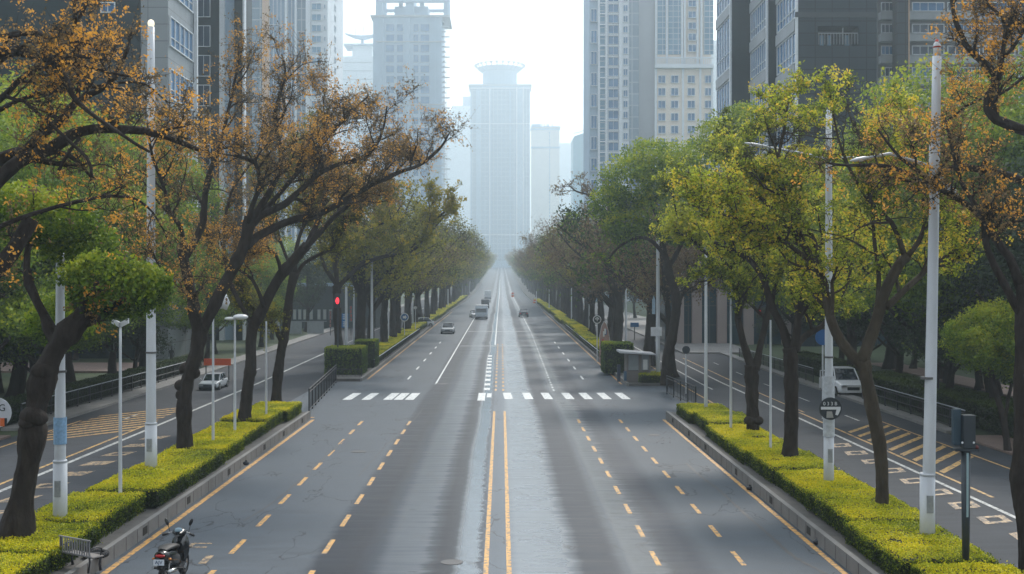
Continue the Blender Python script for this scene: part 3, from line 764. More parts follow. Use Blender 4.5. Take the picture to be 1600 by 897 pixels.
# left strip, nearest: knobbly leaning trunk with a clipped green crown
Y = 30.0; B = (X(18, Y), Y, zb)
guided('street_tree', B, 11, [
    ([(18, 872), (34, 770), (46, 705), (50, 655), (58, 622), (72, 575), (88, 540), (112, 510), (140, 486)], Y, Y+.4, .40, .26, 0),
    ([(112, 512), (150, 500), (178, 480), (205, 462)], Y+.3, Y+1, .22, .06, .6, .5),
    ([(118, 506), (128, 470), (150, 440)], Y+.3, Y-.5, .2, .05, .6, .5),
    ([(88, 545), (70, 500), (40, 430), (48, 360), (70, 310)], Y+.3, Y+1.5, .2, .05, .5, .8)],
    'knobbly leaning trunk with clipped green crown on the left strip beside the seat', knobs=[(51, 650, 30, .33), (60, 654, 29.95, .25), (67, 580, 30.1, .31), (44, 660, 29.95, .25)], leaves=900, sub_len=1.3,
    blobs=[bl(190, 452, Y+.6, 1.30, 1.1, .82), bl(140, 440, Y+.3, .9, .8, .65), bl(232, 447, Y+.6, .68, .8, .6), bl(165, 425, Y+.8, .9, 1, .6),
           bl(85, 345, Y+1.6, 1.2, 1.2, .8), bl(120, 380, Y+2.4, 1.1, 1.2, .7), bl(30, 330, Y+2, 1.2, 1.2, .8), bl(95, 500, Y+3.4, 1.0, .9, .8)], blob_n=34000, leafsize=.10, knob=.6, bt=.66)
# overhanging boughs from a trunk just outside the left edge
Y = 27.0; B = (X(-150, Y), Y, zb)
guided('overhanging_tree', B, 12, [
    ([(-150, 880), (-150, 700), (-140, 560), (-120, 440)], Y, Y, .42, .33, 0),
    ([(-125, 450), (-60, 340), (0, 276), (30, 250), (76, 235), (114, 210), (152, 200), (212, 202), (250, 210), (285, 226), (310, 235)], Y, Y+1, .28, .05, 1.0, .45),
    ([(-125, 450), (-60, 300), (0, 250), (38, 236), (64, 208), (95, 189), (117, 163), (159, 140), (180, 120), (200, 80)], Y, Y+2.5, .24, .05, 1.0, .5),
    ([(-125, 450), (-110, 300), (-60, 170), (0, 86), (45, 85), (67, 90), (84, 100), (103, 131), (120, 160), (170, 200), (230, 240)], Y, Y-1, .24, .03, 1.0, .45),
    ([(-60, 200), (0, 156), (9, 147), (29, 125), (51, 109), (82, 101), (125, 100), (156, 111), (200, 120)], Y, Y+.8, .12, .03, .9, .4),
    ([(84, 96), (98, 78), (107, 56), (125, 22), (138, -10), (150, -60)], Y-.4, Y, .09, .03, .7, .5),
    ([(-60, 80), (0, 58), (45, 53), (67, 56), (98, 69), (108, 76)], Y, Y, .12, .05, .6, .5),
    ([(-60, 200), (40, 150), (150, 135), (215, 128), (262, 160)], Y, Y+3, .09, .02, 1.1, .5), ([(-60, 380), (60, 330), (170, 305), (225, 320), (255, 370)], Y, Y+4, .09, .02, 1.1, .5),
    ([(9, 150), (27, 158), (62, 158)], Y, Y, .07, .03, .5, .4), ([(40, 160), (80, 192), (110, 222), (140, 250), (146, 275)], Y, Y-1, .06, .04, .4, .4),
    ([(125, 215), (110, 240), (95, 270)], Y, Y, .06, .04, .3, .3),
    ([(-125, 470), (-60, 470), (-10, 430), (20, 395), (50, 345)], Y, Y+1, .26, .2, .4, .4)],
    'dark overhanging tree with orange leaves reaching in from the left edge', sub_n=6, sub_len=3.6, leaves=11000, leafsize=.085, hi=.62, clump=.36, sp=.36, knob=.1)
# left strip, second
Y = 45.7; B = (X(287, Y), Y, zb)
guided('street_tree', B, 21, [
    ([(288, 712), (287, 650), (289, 615), (294, 585), (303, 560), (308, 523), (304, 495), (296, 450), (287, 405), (285, 382)], Y, Y-.5, .37, .20, 0),
    ([(286, 385), (282, 352), (264, 325), (255, 290), (235, 240), (225, 190)], Y-.4, Y-8, .15, .04, 1.3, .9),
    ([(290, 400), (305, 375), (316, 341), (320, 287), (332, 250), (347, 204), (358, 155), (366, 117), (377, 62)], Y-.3, Y+.8, .22, .03, 1.3, .9),
    ([(306, 560), (318, 515), (340, 470), (363, 428), (382, 385), (392, 340)], Y, Y+.6, .30, .24, 0),
    ([(388, 350), (392, 325), (404, 290), (400, 262), (392, 250), (366, 242)], Y+.5, Y-1.5, .16, .05, .9, .8),
    ([(382, 385), (405, 368), (448, 348), (492, 336), (544, 308), (593, 280), (635, 263), (661, 252), (690, 225), (703, 204)], Y+.5, Y+5, .25, .035, 1.7, .6),
    ([(384, 375), (400, 342), (440, 322), (470, 295), (492, 272), (532, 254), (572, 240), (593, 204), (600, 165)], Y+.5, Y+2, .22, .03, 1.6, .75),
    ([(388, 350), (420, 300), (440, 245), (430, 180), (445, 120), (440, 85)], Y+.5, Y+3, .20, .03, 1.4, .85),
    ([(318, 515), (300, 470), (270, 440), (252, 420), (235, 385)], Y, Y-7, .13, .03, .9, .8),
    ([(400, 342), (440, 300), (500, 230), (545, 180), (575, 150)], Y+1, Y+4, .16, .03, 1.3, .8)],
    'forked tree with rust orange leaves on the left strip, tallest and fullest of its row', knobs=[(293, 576, 45.7, .34), (301, 583, 45.7, .31), (284, 602, 45.7, .30), (287, 617, 45.7, .33)], sub_n=9, sub_len=3.3, leaves=36000, leafsize=.085, hi=.54, clump=.26, sp=.38)
Y = 54.8; B = (X(382, Y), Y, zb)
guided('street_tree', B, 22, [
    ([(382, 665), (387, 600), (391, 572), (394, 519), (412, 481), (435, 436), (457, 409), (480, 383)], Y, Y+.3, .35, .26, 0),
    ([(480, 383), (495, 350), (505, 310), (515, 260), (505, 200), (500, 150)], Y+.3, Y+2, .2, .03, 1.3, .8),
    ([(476, 388), (505, 355), (530, 330), (560, 305), (580, 290), (610, 250), (625, 225)], Y+.3, Y-1.5, .2, .03, 1.4, .7),
    ([(412, 480), (395, 440), (375, 425), (350, 400), (340, 360)], Y, Y-1.5, .14, .03, .8, .8),
    ([(398, 515), (360, 440), (350, 380), (360, 300), (400, 240), (410, 180)], Y, Y+3, .16, .03, 1.0, .9),
    ([(440, 430), (430, 395), (400, 392), (380, 396)], Y+.2, Y-1, .14, .05, .5, .6)],
    'dark tree leaning over the road on the left strip, its trunk between two thin poles', sub_n=6, sub_len=3.2, leaves=28000, leafsize=.095, hi=.48, clump=.24, sp=.42, leafmat=L_RUST)
Y = 63.0; B = (X(431, Y), Y, zb)
guided('street_tree', B, 23, [
    ([(431, 636), (434, 580), (439, 545), (445, 520), (448, 490), (452, 465), (460, 425)], Y, Y, .33, .24, 0),
    ([(441, 535), (430, 510), (415, 494), (402, 497), (385, 470), (370, 430)], Y, Y-1, .2, .05, .8, .7),
    ([(456, 450), (472, 415), (492, 400), (520, 385), (530, 358), (545, 330), (556, 316), (565, 280)], Y, Y+1, .17, .03, 1.3, .8),
    ([(460, 425), (465, 380), (480, 330), (470, 270), (480, 220)], Y, Y+2, .18, .03, 1.2, .9),
    ([(460, 430), (440, 380), (430, 320), (420, 260)], Y, Y+3, .15, .03, 1.0, .9)],
    'dark curving tree at the far end of the left yellow hedge, before the black railing', sub_n=6, sub_len=3.3, leaves=34000, leafsize=.115, hi=.4, clump=.2, sp=.45, leafmat=L_OLIVE)
# beyond the junction, left
Y = 93.0; B = (X(535, Y), Y, g(Y)+.2)
guided('street_tree', B, 24, [
    ([(534, 592), (530, 540), (528, 500), (528, 461), (527, 445)], Y, Y, .42, .34, 0),
    ([(527, 448), (508, 417), (502, 400), (498, 370), (480, 340), (470, 300)], Y, Y-2, .24, .04, 1, .9),
    ([(528, 448), (528, 400), (545, 383), (575, 362), (592, 352), (612, 340), (630, 318)], Y, Y+4, .2, .04, 1.2, .8),
    ([(527, 448), (540, 436), (564, 413), (600, 400), (640, 392), (663, 372), (680, 345), (697, 328), (721, 316)], Y, Y+1, .28, .05, 1.8, .55),
    ([(622, 394), (616, 360), (608, 328), (605, 290)], Y+.5, Y+1, .08, .03, .7, .6),
    ([(660, 375), (672, 340), (668, 300)], Y, Y, .07, .03, .6, .5),
    ([(528, 448), (520, 380), (530, 320), (540, 270)], Y, Y+3, .2, .04, 1.2, .9)],
    'spreading tree with a long bough over the road, first after the junction on the left', sub_n=6, sub_len=4.2, leaves=24000, leafsize=.18, hi=.35, clump=.15, sp=.4, leafmat=L_OLIVE)
# ---- right strip
Y = 33.9; B = (X(1377, Y), Y, zb)
guided('street_tree', B, 31, [
    ([(1377, 805), (1378, 750), (1372, 690), (1362, 640), (1352, 590), (1347, 560)], Y, Y, .25, .21, 0),
    ([(1349, 575), (1325, 550), (1302, 520), (1290, 480), (1283, 445), (1267, 408), (1237, 366), (1200, 325), (1180, 309)], Y, Y+.8, .22, .07, 1.0, .8),
    ([(1268, 410), (1235, 385), (1203, 362), (1161, 343), (1112, 332), (1075, 318)], Y+.4, Y-.8, .11, .02, 1.8, .6),
    ([(1283, 440), (1278, 390), (1250, 330), (1215, 300), (1190, 305), (1160, 275)], Y+.4, Y+2, .11, .03, 1.4, .8),
    ([(1347, 565), (1356, 540), (1366, 515), (1380, 465), (1391, 440), (1405, 415), (1418, 400)], Y, Y-.3, .24, .15, 0),
    ([(1416, 404), (1436, 380), (1446, 350), (1440, 300), (1425, 240), (1430, 190)], Y-.2, Y+.8, .12, .03, 1.2, .8),
    ([(1414, 402), (1395, 355), (1368, 328), (1340, 290), (1315, 230), (1300, 160)], Y-.2, Y-1, .12, .03, 1.4, .8),
    ([(1385, 480), (1400, 465), (1425, 443), (1450, 420), (1470, 408), (1500, 390), (1522, 370)], Y-.2, Y+1, .15, .05, .9, .7),
    ([(1372, 500), (1374, 430), (1368, 370), (1362, 300), (1350, 240), (1335, 190)], Y, Y+2, .11, .03, 1.3, .9),
    ([(1267, 408), (1240, 340), (1215, 270), (1225, 200), (1235, 150)], Y+.4, Y+2, .12, .03, 1.4, .8)],
    'nearest tree on the right strip, pale leaning trunk and yellow green leaves', gaps=[(7.3, 10.9, 28, 38.4, 11.25, 12.25), (10.3, 11.1, 28, 38.4, 11.2, 13.6)], sub_n=8, sub_len=2.9, leaves=46000, leafsize=.095, hi=.48, clump=.3, sp=.2, zs=.4, leafmat=L_YGREEN, bark=BARK2, knob=.1)
Y = 43.3; B = (X(1235, Y), Y, zb)
guided('street_tree', B, 32, [
    ([(1234, 722), (1236, 640), (1237, 582), (1233, 545)], Y, Y, .32, .28, 0),
    ([(1233, 548), (1222, 512), (1207, 483), (1196, 445), (1173, 408), (1140, 390), (1116, 381)], Y, Y+1.5, .22, .06, 1.0, .8),
    ([(1236, 552), (1245, 530), (1249, 490), (1252, 460), (1264, 438), (1272, 405), (1290, 360), (1300, 300)], Y, Y-1, .24, .05, 1.2, .9),
    ([(1240, 550), (1256, 528), (1287, 508), (1305, 480), (1325, 440), (1335, 390)], Y, Y+2, .18, .04, 1.0, .9),
    ([(1196, 445), (1190, 390), (1170, 330), (1165, 270), (1175, 210)], Y+1, Y+3, .14, .03, 1.4, .9),
    ([(1249, 490), (1235, 430), (1225, 350), (1230, 270), (1255, 200)], Y, Y+3, .16, .03, 1.4, .9)],
    'upright dark tree on the right strip, directly left of the pole with the round sign', sub_n=7, sub_len=3.1, leaves=38000, leafsize=.11, hi=.42, clump=.3, sp=.24, zs=.4, leafmat=L_YGREEN)
Y = 51.3; B = (X(1177, Y), Y, zb)
guided('street_tree', B, 33, [
    ([(1177, 683), (1177, 640), (1178, 600), (1177, 572)], Y, Y, .32, .31, 0),
    ([(1176, 578), (1162, 533), (1154, 495), (1158, 462), (1150, 430), (1131, 400), (1110, 360), (1100, 310)], Y, Y+1, .24, .04, 1.2, .9),
    ([(1180, 578), (1192, 525), (1200, 476), (1190, 430), (1200, 370), (1210, 300)], Y, Y+2, .22, .04, 1.3, .9),
    ([(1158, 462), (1130, 420), (1095, 385), (1065, 350), (1050, 300)], Y+1, Y+3, .15, .03, 1.3, .8),
    ([(1154, 495), (1170, 430), (1150, 340), (1140, 260), (1150, 200)], Y, Y+4, .16, .03, 1.3, .9)],
    'low forking tree with a swollen trunk collar, third on the right strip', knobs=[(1171, 657, 51.2, .26), (1184, 657, 51.2, .26)], sub_n=6, sub_len=3.3, leaves=32000, leafsize=.125, hi=.38, clump=.3, sp=.28, zs=.4, leafmat=L_YGREEN)
Y = 78.0; B = (X(1042, Y), Y, .05)
guided('street_tree', B, 34, [
    ([(1041, 602), (1042, 560), (1052, 520), (1058, 470), (1048, 435), (1043, 408)], Y, Y, .44, .30, 0),
    ([(1043, 412), (1030, 388), (1010, 372), (985, 375), (959, 394), (948, 417)], Y, Y-1, .2, .05, .5, .5),
    ([(1046, 415), (1062, 387), (1077, 353), (1080, 310), (1075, 260)], Y, Y+1, .22, .05, .8, .7),
    ([(1043, 410), (1030, 350), (1010, 300), (1000, 260)], Y, Y+2, .2, .05, .8, .7)],
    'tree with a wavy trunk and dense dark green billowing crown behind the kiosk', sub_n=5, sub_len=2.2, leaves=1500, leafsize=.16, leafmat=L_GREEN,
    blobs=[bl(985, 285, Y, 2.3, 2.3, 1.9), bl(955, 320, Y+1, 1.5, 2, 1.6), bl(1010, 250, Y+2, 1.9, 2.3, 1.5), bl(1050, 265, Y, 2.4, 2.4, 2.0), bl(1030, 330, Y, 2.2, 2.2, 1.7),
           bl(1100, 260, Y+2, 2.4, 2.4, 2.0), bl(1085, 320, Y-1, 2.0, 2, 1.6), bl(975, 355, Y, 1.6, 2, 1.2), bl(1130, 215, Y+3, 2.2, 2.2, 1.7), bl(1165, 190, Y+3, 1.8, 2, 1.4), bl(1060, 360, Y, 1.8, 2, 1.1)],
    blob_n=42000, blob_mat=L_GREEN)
Y = 112.0; B = (X(962, Y), Y, g(Y)+.2)
guided('street_tree', B, 35, [
    ([(964, 545), (968, 500), (967, 463), (955, 440), (950, 400)], Y, Y, .5, .3, 0),
    ([(966, 460), (985, 430), (1010, 412), (1027, 398)], Y, Y, .25, .08, .8, .6),
    ([(952, 430), (938, 390), (930, 350), (925, 310), (900, 300), (885, 288)], Y, Y+1, .25, .05, 1.2, .8),
    ([(950, 410), (955, 360), (950, 320), (940, 285)], Y, Y+2, .2, .05, 1.2, .7),
    ([(955, 440), (920, 410), (890, 385), (870, 360)], Y, Y-1, .2, .05, 1.2, .8)],
    'nearly bare twiggy brown tree rising beside the tall banner sign', sub_n=7, sub_len=4.0, leaves=7500, leafsize=.15, hi=.35, clump=.15, sp=.35, leafmat=L_BROWN)
# right edge: trunk at the border of the picture with big boughs above
Y = 28.5; B = (X(1606, Y), Y, .0)
guided('overhanging_tree', B, 36, [
    ([(1606, 905), (1600, 820), (1592, 750), (1596, 700), (1598, 600), (1597, 540), (1596, 480), (1594, 440)], Y, Y, .26, .20, 0),
    ([(1595, 450), (1578, 405), (1558, 378), (1535, 338), (1500, 312), (1465, 292), (1440, 270), (1400, 240), (1370, 200)], Y, Y+1, .17, .03, 1.3, .55),
    ([(1594, 490), (1575, 455), (1550, 410), (1535, 370), (1530, 335), (1500, 290), (1485, 240), (1470, 180)], Y, Y-.8, .15, .03, 1.0, .6),
    ([(1680, 330), (1640, 300), (1600, 285), (1567, 275), (1530, 268), (1480, 265), (1455, 290), (1425, 278), (1390, 265), (1350, 263), (1318, 264), (1290, 262)], Y+.5, Y+1.5, .16, .03, 1.2, .45),
    ([(1680, 240), (1640, 215), (1600, 204), (1572, 193), (1544, 176), (1545, 145), (1560, 125), (1540, 100), (1512, 77), (1498, 50), (1488, 23), (1484, -20)], Y+.3, Y+.5, .2, .05, 1.2, .45),
    ([(1560, 125), (1565, 90), (1568, 58), (1570, 28), (1549, 12), (1530, -20)], Y, Y, .09, .03, .8, .4),
    ([(1566, 90), (1585, 70), (1605, 40), (1630, 0)], Y, Y-.5, .07, .03, .8, .4),
    ([(1606, 905), (1660, 700), (1690, 500), (1700, 350), (1680, 240)], Y, Y+.3, .26, .2, 0),
    ([(1600, 120), (1560, 150), (1525, 158), (1490, 180), (1455, 205), (1420, 230)], Y+1, Y+2, .06, .02, 1, .4)],
    'dark gnarled tree at the right edge with sparse orange leaves and sweeping boughs', sub_n=6, sub_len=3.0, leaves=12000, leafsize=.08, hi=.6, clump=.34, sp=.36, knob=.15)
# clipped park trees near the edges
Y = 50.5; B = (X(1572, Y), Y, .1)
guided('clipped_tree', B, 41, [
    ([(1576, 722), (1570, 660), (1556, 610), (1545, 575)], Y, Y, .2, .12, 0), ([(1570, 660), (1580, 600), (1590, 560)], Y, Y, .12, .06, 0)],
    'round clipped dark green tree with yellow tips by the right edge', leaves=0,
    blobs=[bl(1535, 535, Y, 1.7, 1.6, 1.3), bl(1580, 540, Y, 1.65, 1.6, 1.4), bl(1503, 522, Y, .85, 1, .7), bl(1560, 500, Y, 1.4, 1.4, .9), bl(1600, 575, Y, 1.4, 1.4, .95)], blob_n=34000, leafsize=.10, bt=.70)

# ---- trees of the far rows: a few shapes, many copies
def row_tree(seed, leafmat, n, leafsize, height=14.5, reach=7.0, clump=.12, hi=.3, lean=1.0):
    T = Tree(seed); rng = T.rng
    fork = rng.uniform(4.0, 5.2)
    wob = rng.uniform(-.3, .3, 2)
    path, rs = T.limb([(0, 0, 0), (wob[0]*.4, wob[1], fork*.5), (wob[0], wob[1]*.5, fork)], .40, .28, n=10, sides=8, knob=.2)
    top = path[-1]
    for k in range(5):
        a = k*2*math.pi/5 + rng.uniform(-.4, .4); out = reach*rng.uniform(.45, .75) * (1.25 if math.cos(a) > 0 else .85)
        dx, dy = math.cos(a)*out*lean, math.sin(a)*out*.85
        hh = height*rng.uniform(.72, .93)
        if k == 0: dx, dy, hh = reach*.95, rng.uniform(-1, 1), height*.72
        p1 = top + np.array([dx*.25, dy*.25, (hh-fork)*.22]); p2 = top + np.array([dx*.62, dy*.6, (hh-fork)*.55]); p3 = top + np.array([dx, dy, hh-fork])
        pa, rr = T.limb([top - np.array([0, 0, .3]), p1, p2, p3], .20, .04, n=14, sides=6)
        T.sub(pa, rr, 1, 2, 3.4, 9, 0.25, .4)
    p, t = autumn(T, n, hi, .5, clump, .55)
    root = empty('street_tree', (0, 0, 0), 'x', 'tree'); T.mb.build('trunk', BARK, root, smooth=True)
    link_mesh('crown', leaf_mesh('crown', p, leafsize, t, rng, leafmat), root)
    return root
protos = {'brown': [row_tree(101, L_BROWN, 12000, .17), row_tree(102, L_BROWN, 12000, .17), row_tree(103, L_BROWN, 14000, .17, 15.5)],
          'olive': [row_tree(104, L_OLIVE, 14000, .20), row_tree(105, L_OLIVE, 14000, .20, 15)],
          'green': [row_tree(106, L_GREEN, 10000, .25, 14), row_tree(107, L_GREEN, 10000, .25, 15.2)]}
used = set()
def place_tree(kind, i, loc, rz, sc_, label, cat='tree', group=None):
    p = protos[kind][i % len(protos[kind])]
    if p.name not in used:
        used.add(p.name); p.location = loc; p.rotation_euler = (0, 0, rz); p.scale = (sc_,)*3; p['label'] = label
        if group: p['group'] = group
        return p
    return dup(p, loc, rz, label, group, sc_)
rr = random.Random(9)
def ys_row(y0, first=9.5):
    out = []; y = y0
    while y < 1150:
        out.append(y); y += first if y < 300 else 15
        if y > 620: y += 10
    return out
seqL = ['olive', 'olive', 'olive', 'brown', 'olive', 'olive', 'brown', 'olive', 'green', 'brown']
seqR = ['brown', 'green', 'brown', 'brown', 'brown', 'olive', 'brown', 'green', 'brown', 'olive']
cw = {'olive': 'yellowish green', 'brown': 'brown twiggy', 'green': 'darker green'}
for i, y in enumerate(ys_row(102.5)):
    k = seqL[i % 10]; x = -12.4 + rr.uniform(-.5, .5); yy = y + rr.uniform(-1.5, 1.5)
    place_tree(k, i, (x, yy, g(yy)+.1), rr.uniform(-.7, .7), rr.uniform(.95, 1.28), f'{cw[k]} street tree on the left kerb strip, {ord_word(i+2)} after the junction', 'tree', 'street trees of the left kerb row')
for i, y in enumerate(ys_row(90)):
    if 106 < y < 116: continue
    k = seqR[i % 10]; x = 12.0 + rr.uniform(-.5, .5); yy = y + rr.uniform(-1.5, 1.5)
    if y < 100: x += .6
    place_tree(k, i+1, (x, yy, g(yy)+.1), math.pi + rr.uniform(-.7, .7), rr.uniform(.95, 1.28), f'{cw[k]} street tree on the right kerb strip, {ord_word(i+2)} after the junction', 'tree', 'street trees of the right kerb row')

# ---- dark evergreen park trees behind both frontage roads
def park_tree(seed, m, n=16000, hgt=9.5, rx=3.6):
    T = Tree(seed); rng = T.rng
    pa, rs = T.limb([(0, 0, 0), (.2, .1, 1.8), (rng.uniform(-.4, .4), 0, 4.2), (0, .2, hgt*.75)], .24, .08, n=12, sides=8)
    for k in range(6):
        a = rng.uniform(0, 6.28); T.limb([pa[4+k % 4], pa[4+k % 4]+np.array([math.cos(a)*1.3, math.sin(a)*1.3, 1.0]), pa[4+k % 4]+np.array([math.cos(a)*2.4, math.sin(a)*2.4, 2.2])], .10, .03, n=6, sides=5)
    bb = [(0, 0, hgt*.80, rx*.62, rx*.62, hgt*.19)]
    for k in range(11):
        a = k*2.4; r = rx*rng.uniform(.35, .75); bb.append((math.cos(a)*r, math.sin(a)*r, rng.uniform(.34, .78)*hgt, rx*rng.uniform(.3, .5), rx*rng.uniform(.3, .5), rx*rng.uniform(.22, .36)))
    p, nr = blob_points(rng, bb, n, .45)
    t = (.54 if m is L_GREEN else .42) + .22*nr[:, 2] + .2*vnoise(p, 1.0, 3) + rng.normal(size=len(p))*.13  # crown lumps paler above, darker below: light from overhead painted into the tint
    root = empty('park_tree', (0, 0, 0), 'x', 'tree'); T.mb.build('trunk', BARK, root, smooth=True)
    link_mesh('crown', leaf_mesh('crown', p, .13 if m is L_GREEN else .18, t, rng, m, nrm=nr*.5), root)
    return root
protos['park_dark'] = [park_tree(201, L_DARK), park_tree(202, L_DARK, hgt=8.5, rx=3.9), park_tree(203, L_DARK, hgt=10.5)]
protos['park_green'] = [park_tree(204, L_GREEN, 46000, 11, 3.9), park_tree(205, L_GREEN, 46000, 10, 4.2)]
park = []
def prow(xs, ys, kinds, word, sc0=1.0):
    for j, y in enumerate(ys):
        for i, x in enumerate(xs):
            park.append((kinds[(i*3+j) % len(kinds)], x + rr.uniform(-1.4, 1.4), y + rr.uniform(-2, 2), sc0*rr.uniform(.85, 1.2), word, i, j))
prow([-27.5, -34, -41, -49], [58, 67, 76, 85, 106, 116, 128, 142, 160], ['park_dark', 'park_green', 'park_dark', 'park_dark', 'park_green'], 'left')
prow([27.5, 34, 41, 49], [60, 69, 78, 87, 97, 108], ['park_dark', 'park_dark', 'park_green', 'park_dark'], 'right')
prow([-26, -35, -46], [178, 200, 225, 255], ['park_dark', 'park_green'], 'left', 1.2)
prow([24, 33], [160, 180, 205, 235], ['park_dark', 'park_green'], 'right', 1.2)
for n_, (k, x, y, s, wd, i, j) in enumerate(park):
    gr = 'dark evergreen' if k == 'park_dark' else 'leafy green'
    depth = ['at the pavement', 'in the second line', 'in the third line', 'in the back line'][i]
    row = ord_word(j+1 if y < 170 else j+10)
    place_tree(k, n_, (x, y, g(y)+.0), rr.uniform(0, 6.28), s, f'{gr} tree in the {wd} park {depth}, {row} from the footbridge', 'tree', f'evergreen trees of the {wd} park')
# taller bright green trees behind the left boughs
for n_, (px, Y, s) in enumerate(((60, 65, 1.35), (175, 79, 1.35), (-30, 58, 1.5), (110, 73, 1.9), (222, 86, 1.8), (20, 68, 2.0))):
    place_tree('park_green', n_, (X(px, Y), Y, 0), n_*1.3, s, ['leafy green tree nearest the left frame edge with lit crown', 'leafy green tree behind the pole with the blue band', 'leafy green tree on the lawn left of the round sign',
        'tall green tree rising behind the overhanging orange boughs', 'tall green tree in front of the dark glass slab offices', 'tall green tree filling the upper left corner'][n_], 'tree')
for n_, (px, Y, s) in enumerate(((1480, 66, 1.1), (1560, 60, 1.2), (1640, 52, 1.3), (1400, 78, 1.2))):
    place_tree('park_dark', n_, (X(px, Y), Y, 0), n_*1.7, s, ['dark tree behind the tall white lamp pole on the right lawn', 'dark tree behind the black signal box on the right lawn',
        'dark tree at the right frame edge beside the paved path', 'dark tree right of the parked white pickup'][n_], 'tree')
for n_, (px, Y, s) in enumerate(((1450, 66, 1.85), (1560, 66, 1.9), (1330, 84, 1.7), (1240, 100, 1.7), (1640, 58, 1.8), (1390, 98, 2.0))):
    place_tree('park_green', n_, (X(px, Y), Y, 0), n_*2.1, s, ['tall olive green tree rising behind the thick white pole', 'tall green tree behind the signal box and clipped tree', 'tall green tree behind the nearest right street tree',
        'tall green tree before the dark slate office', 'tallest green tree at the right frame edge', 'tall green tree below the pale balcony block'][n_], 'tree')
for lst in protos.values():
    for p in lst:
        if p.name not in used:
            for ch in list(p.children): bpy.data.objects.remove(ch)
            bpy.data.objects.remove(p)
# ------------------------------------------------------------------ buildings
def cap_windows(root, specs, m_glass, m_frame, maker):
    """specs: (x0,x1,z0,z1) rectangles; the largest hundred become parts of their own, the rest one piece"""
    specs = sorted(specs, key=lambda s: -(s[1]-s[0])*(s[3]-s[2]))
    for s in specs[:95]:
        b = MB(); maker(b, s); b.build('window', [m_glass, m_frame], root)
    if specs[95:]:
        b = MB()
        for s in specs[95:]: maker(b, s)
        o = b.build('window', [m_glass, m_frame], root); o['kind'] = 'stuff'
def front_window(y, mull=1, fr=.12, deep=.12, sill=True):
    def mk(b, s):
        x0, x1, z0, z1 = s; b.cur = 0; b.box(x0+fr, x1-fr, y-.02, y+.05, z0+fr, z1-fr)
        b.cur = 1
        b.box(x0, x0+fr, y-deep, y+.04, z0, z1); b.box(x1-fr, x1, y-deep, y+.04, z0, z1)
        b.box(x0+fr, x1-fr, y-deep, y+.04, z1-fr, z1); b.box(x0+fr, x1-fr, y-deep*(2 if sill else 1), y+.04, z0, z0+fr)
        for k in range(mull):
            xm = x0 + (x1-x0)*(k+1)/(mull+1); b.box(xm-fr*.3, xm+fr*.3, y-deep*.7, y-.021, z0+fr, z1-fr)
    return mk
def side_window(x, side, mull=3, fr=.1):
    """on a face x = const looking toward side (+1/-1); specs are (y0,y1,z0,z1)"""
    def mk(b, s):
        y0, y1, z0, z1 = s; b.cur = 0; b.box(*sorted((x-side*.04, x+side*.03)), y0+fr, y1-fr, z0+fr, z1-fr)
        b.cur = 1
        a = sorted((x-side*.04, x+side*.16))
        b.box(*a, y0, y0+fr, z0, z1); b.box(*a, y1-fr, y1, z0, z1); b.box(*a, y0+fr, y1-fr, z1-fr, z1); b.box(*a, y0+fr, y1-fr, z0, z0+fr)
        a = sorted((x+side*.031, x+side*.14))
        for k in range(mull):
            ym = y0 + (y1-y0)*(k+1)/(mull+1); b.box(*a, ym-.05, ym+.05, z0+fr, z1-fr)
        b.box(*sorted((x+side*.031, x+side*.12)), y0+fr, y1-fr, z0+(z1-z0)*.30, z0+(z1-z0)*.30+.08)
    return mk

GL_BLUE = mat('window_glass_blue', (0.03, 0.14, 0.30), rough=.2, noise=.5, scale=.35, spec=.45)
GL_DARK = mat('window_glass_dark', (0.02, 0.045, 0.08), rough=.15, noise=.6, scale=.4, spec=.4)
GL_PALE = mat('window_glass_pale', (0.14, 0.28, 0.42), rough=.15, noise=.3, scale=.3, spec=.7)
W_FR = mat('window_frame_white', (0.70, 0.74, 0.78), rough=.5)
W_FRG = mat('window_frame_grey', (0.34, 0.37, 0.40), rough=.5)
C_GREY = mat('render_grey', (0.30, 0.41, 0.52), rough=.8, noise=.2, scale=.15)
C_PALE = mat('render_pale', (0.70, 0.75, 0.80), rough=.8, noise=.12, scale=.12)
C_CREAM = mat('render_cream', (0.80, 0.72, 0.63), rough=.8, noise=.15, scale=.15)
C_WARM = mat('panel_warm', (0.62, 0.42, 0.28), rough=.8)
PANEL_DARK = grid_mat('panels_dark_slate', (0.030, 0.048, 0.062), (0.022, 0.038, 0.052), (0.001, 0.002, 0.003), 1.9, 1.35, .06, rough=.5, noise=.5, spec=.18)
PANEL_GREEN = grid_mat('panels_dark_green', (0.005, 0.026, 0.034), (0.004, 0.022, 0.030), (0.007, 0.016, 0.02), 2.2, .75, .025, rough=.45, noise=.5, spec=.18)
PANEL_LIGHT = grid_mat('panels_light_grey', (0.30, 0.335, 0.36), (0.27, 0.305, 0.33), (0.12, 0.12, 0.12), 2.0, 1.6, .03, rough=.5, noise=.3)
BAND = mat('spandrel_grey', (0.33, 0.36, 0.39), rough=.7, noise=.25, scale=.6)
CW_BLUE = grid_mat('curtain_wall_blue', (0.08, 0.21, 0.34), (0.11, 0.26, 0.39), (0.50, 0.55, 0.60), 1.5, 1.6, .09, rough=.15, noise=.25)
CW_GREY = grid_mat('curtain_wall_grey', (0.15, 0.23, 0.31), (0.20, 0.28, 0.36), (0.42, 0.46, 0.50), 3.0, 3.3, .14, rough=.2, noise=.25)
CW_BARS = grid_mat('curtain_wall_vertical_bars', (0.15, 0.25, 0.38), (0.19, 0.29, 0.41), (0.55, 0.58, 0.62), 1.1, 9, .12, rough=.2, noise=.2)

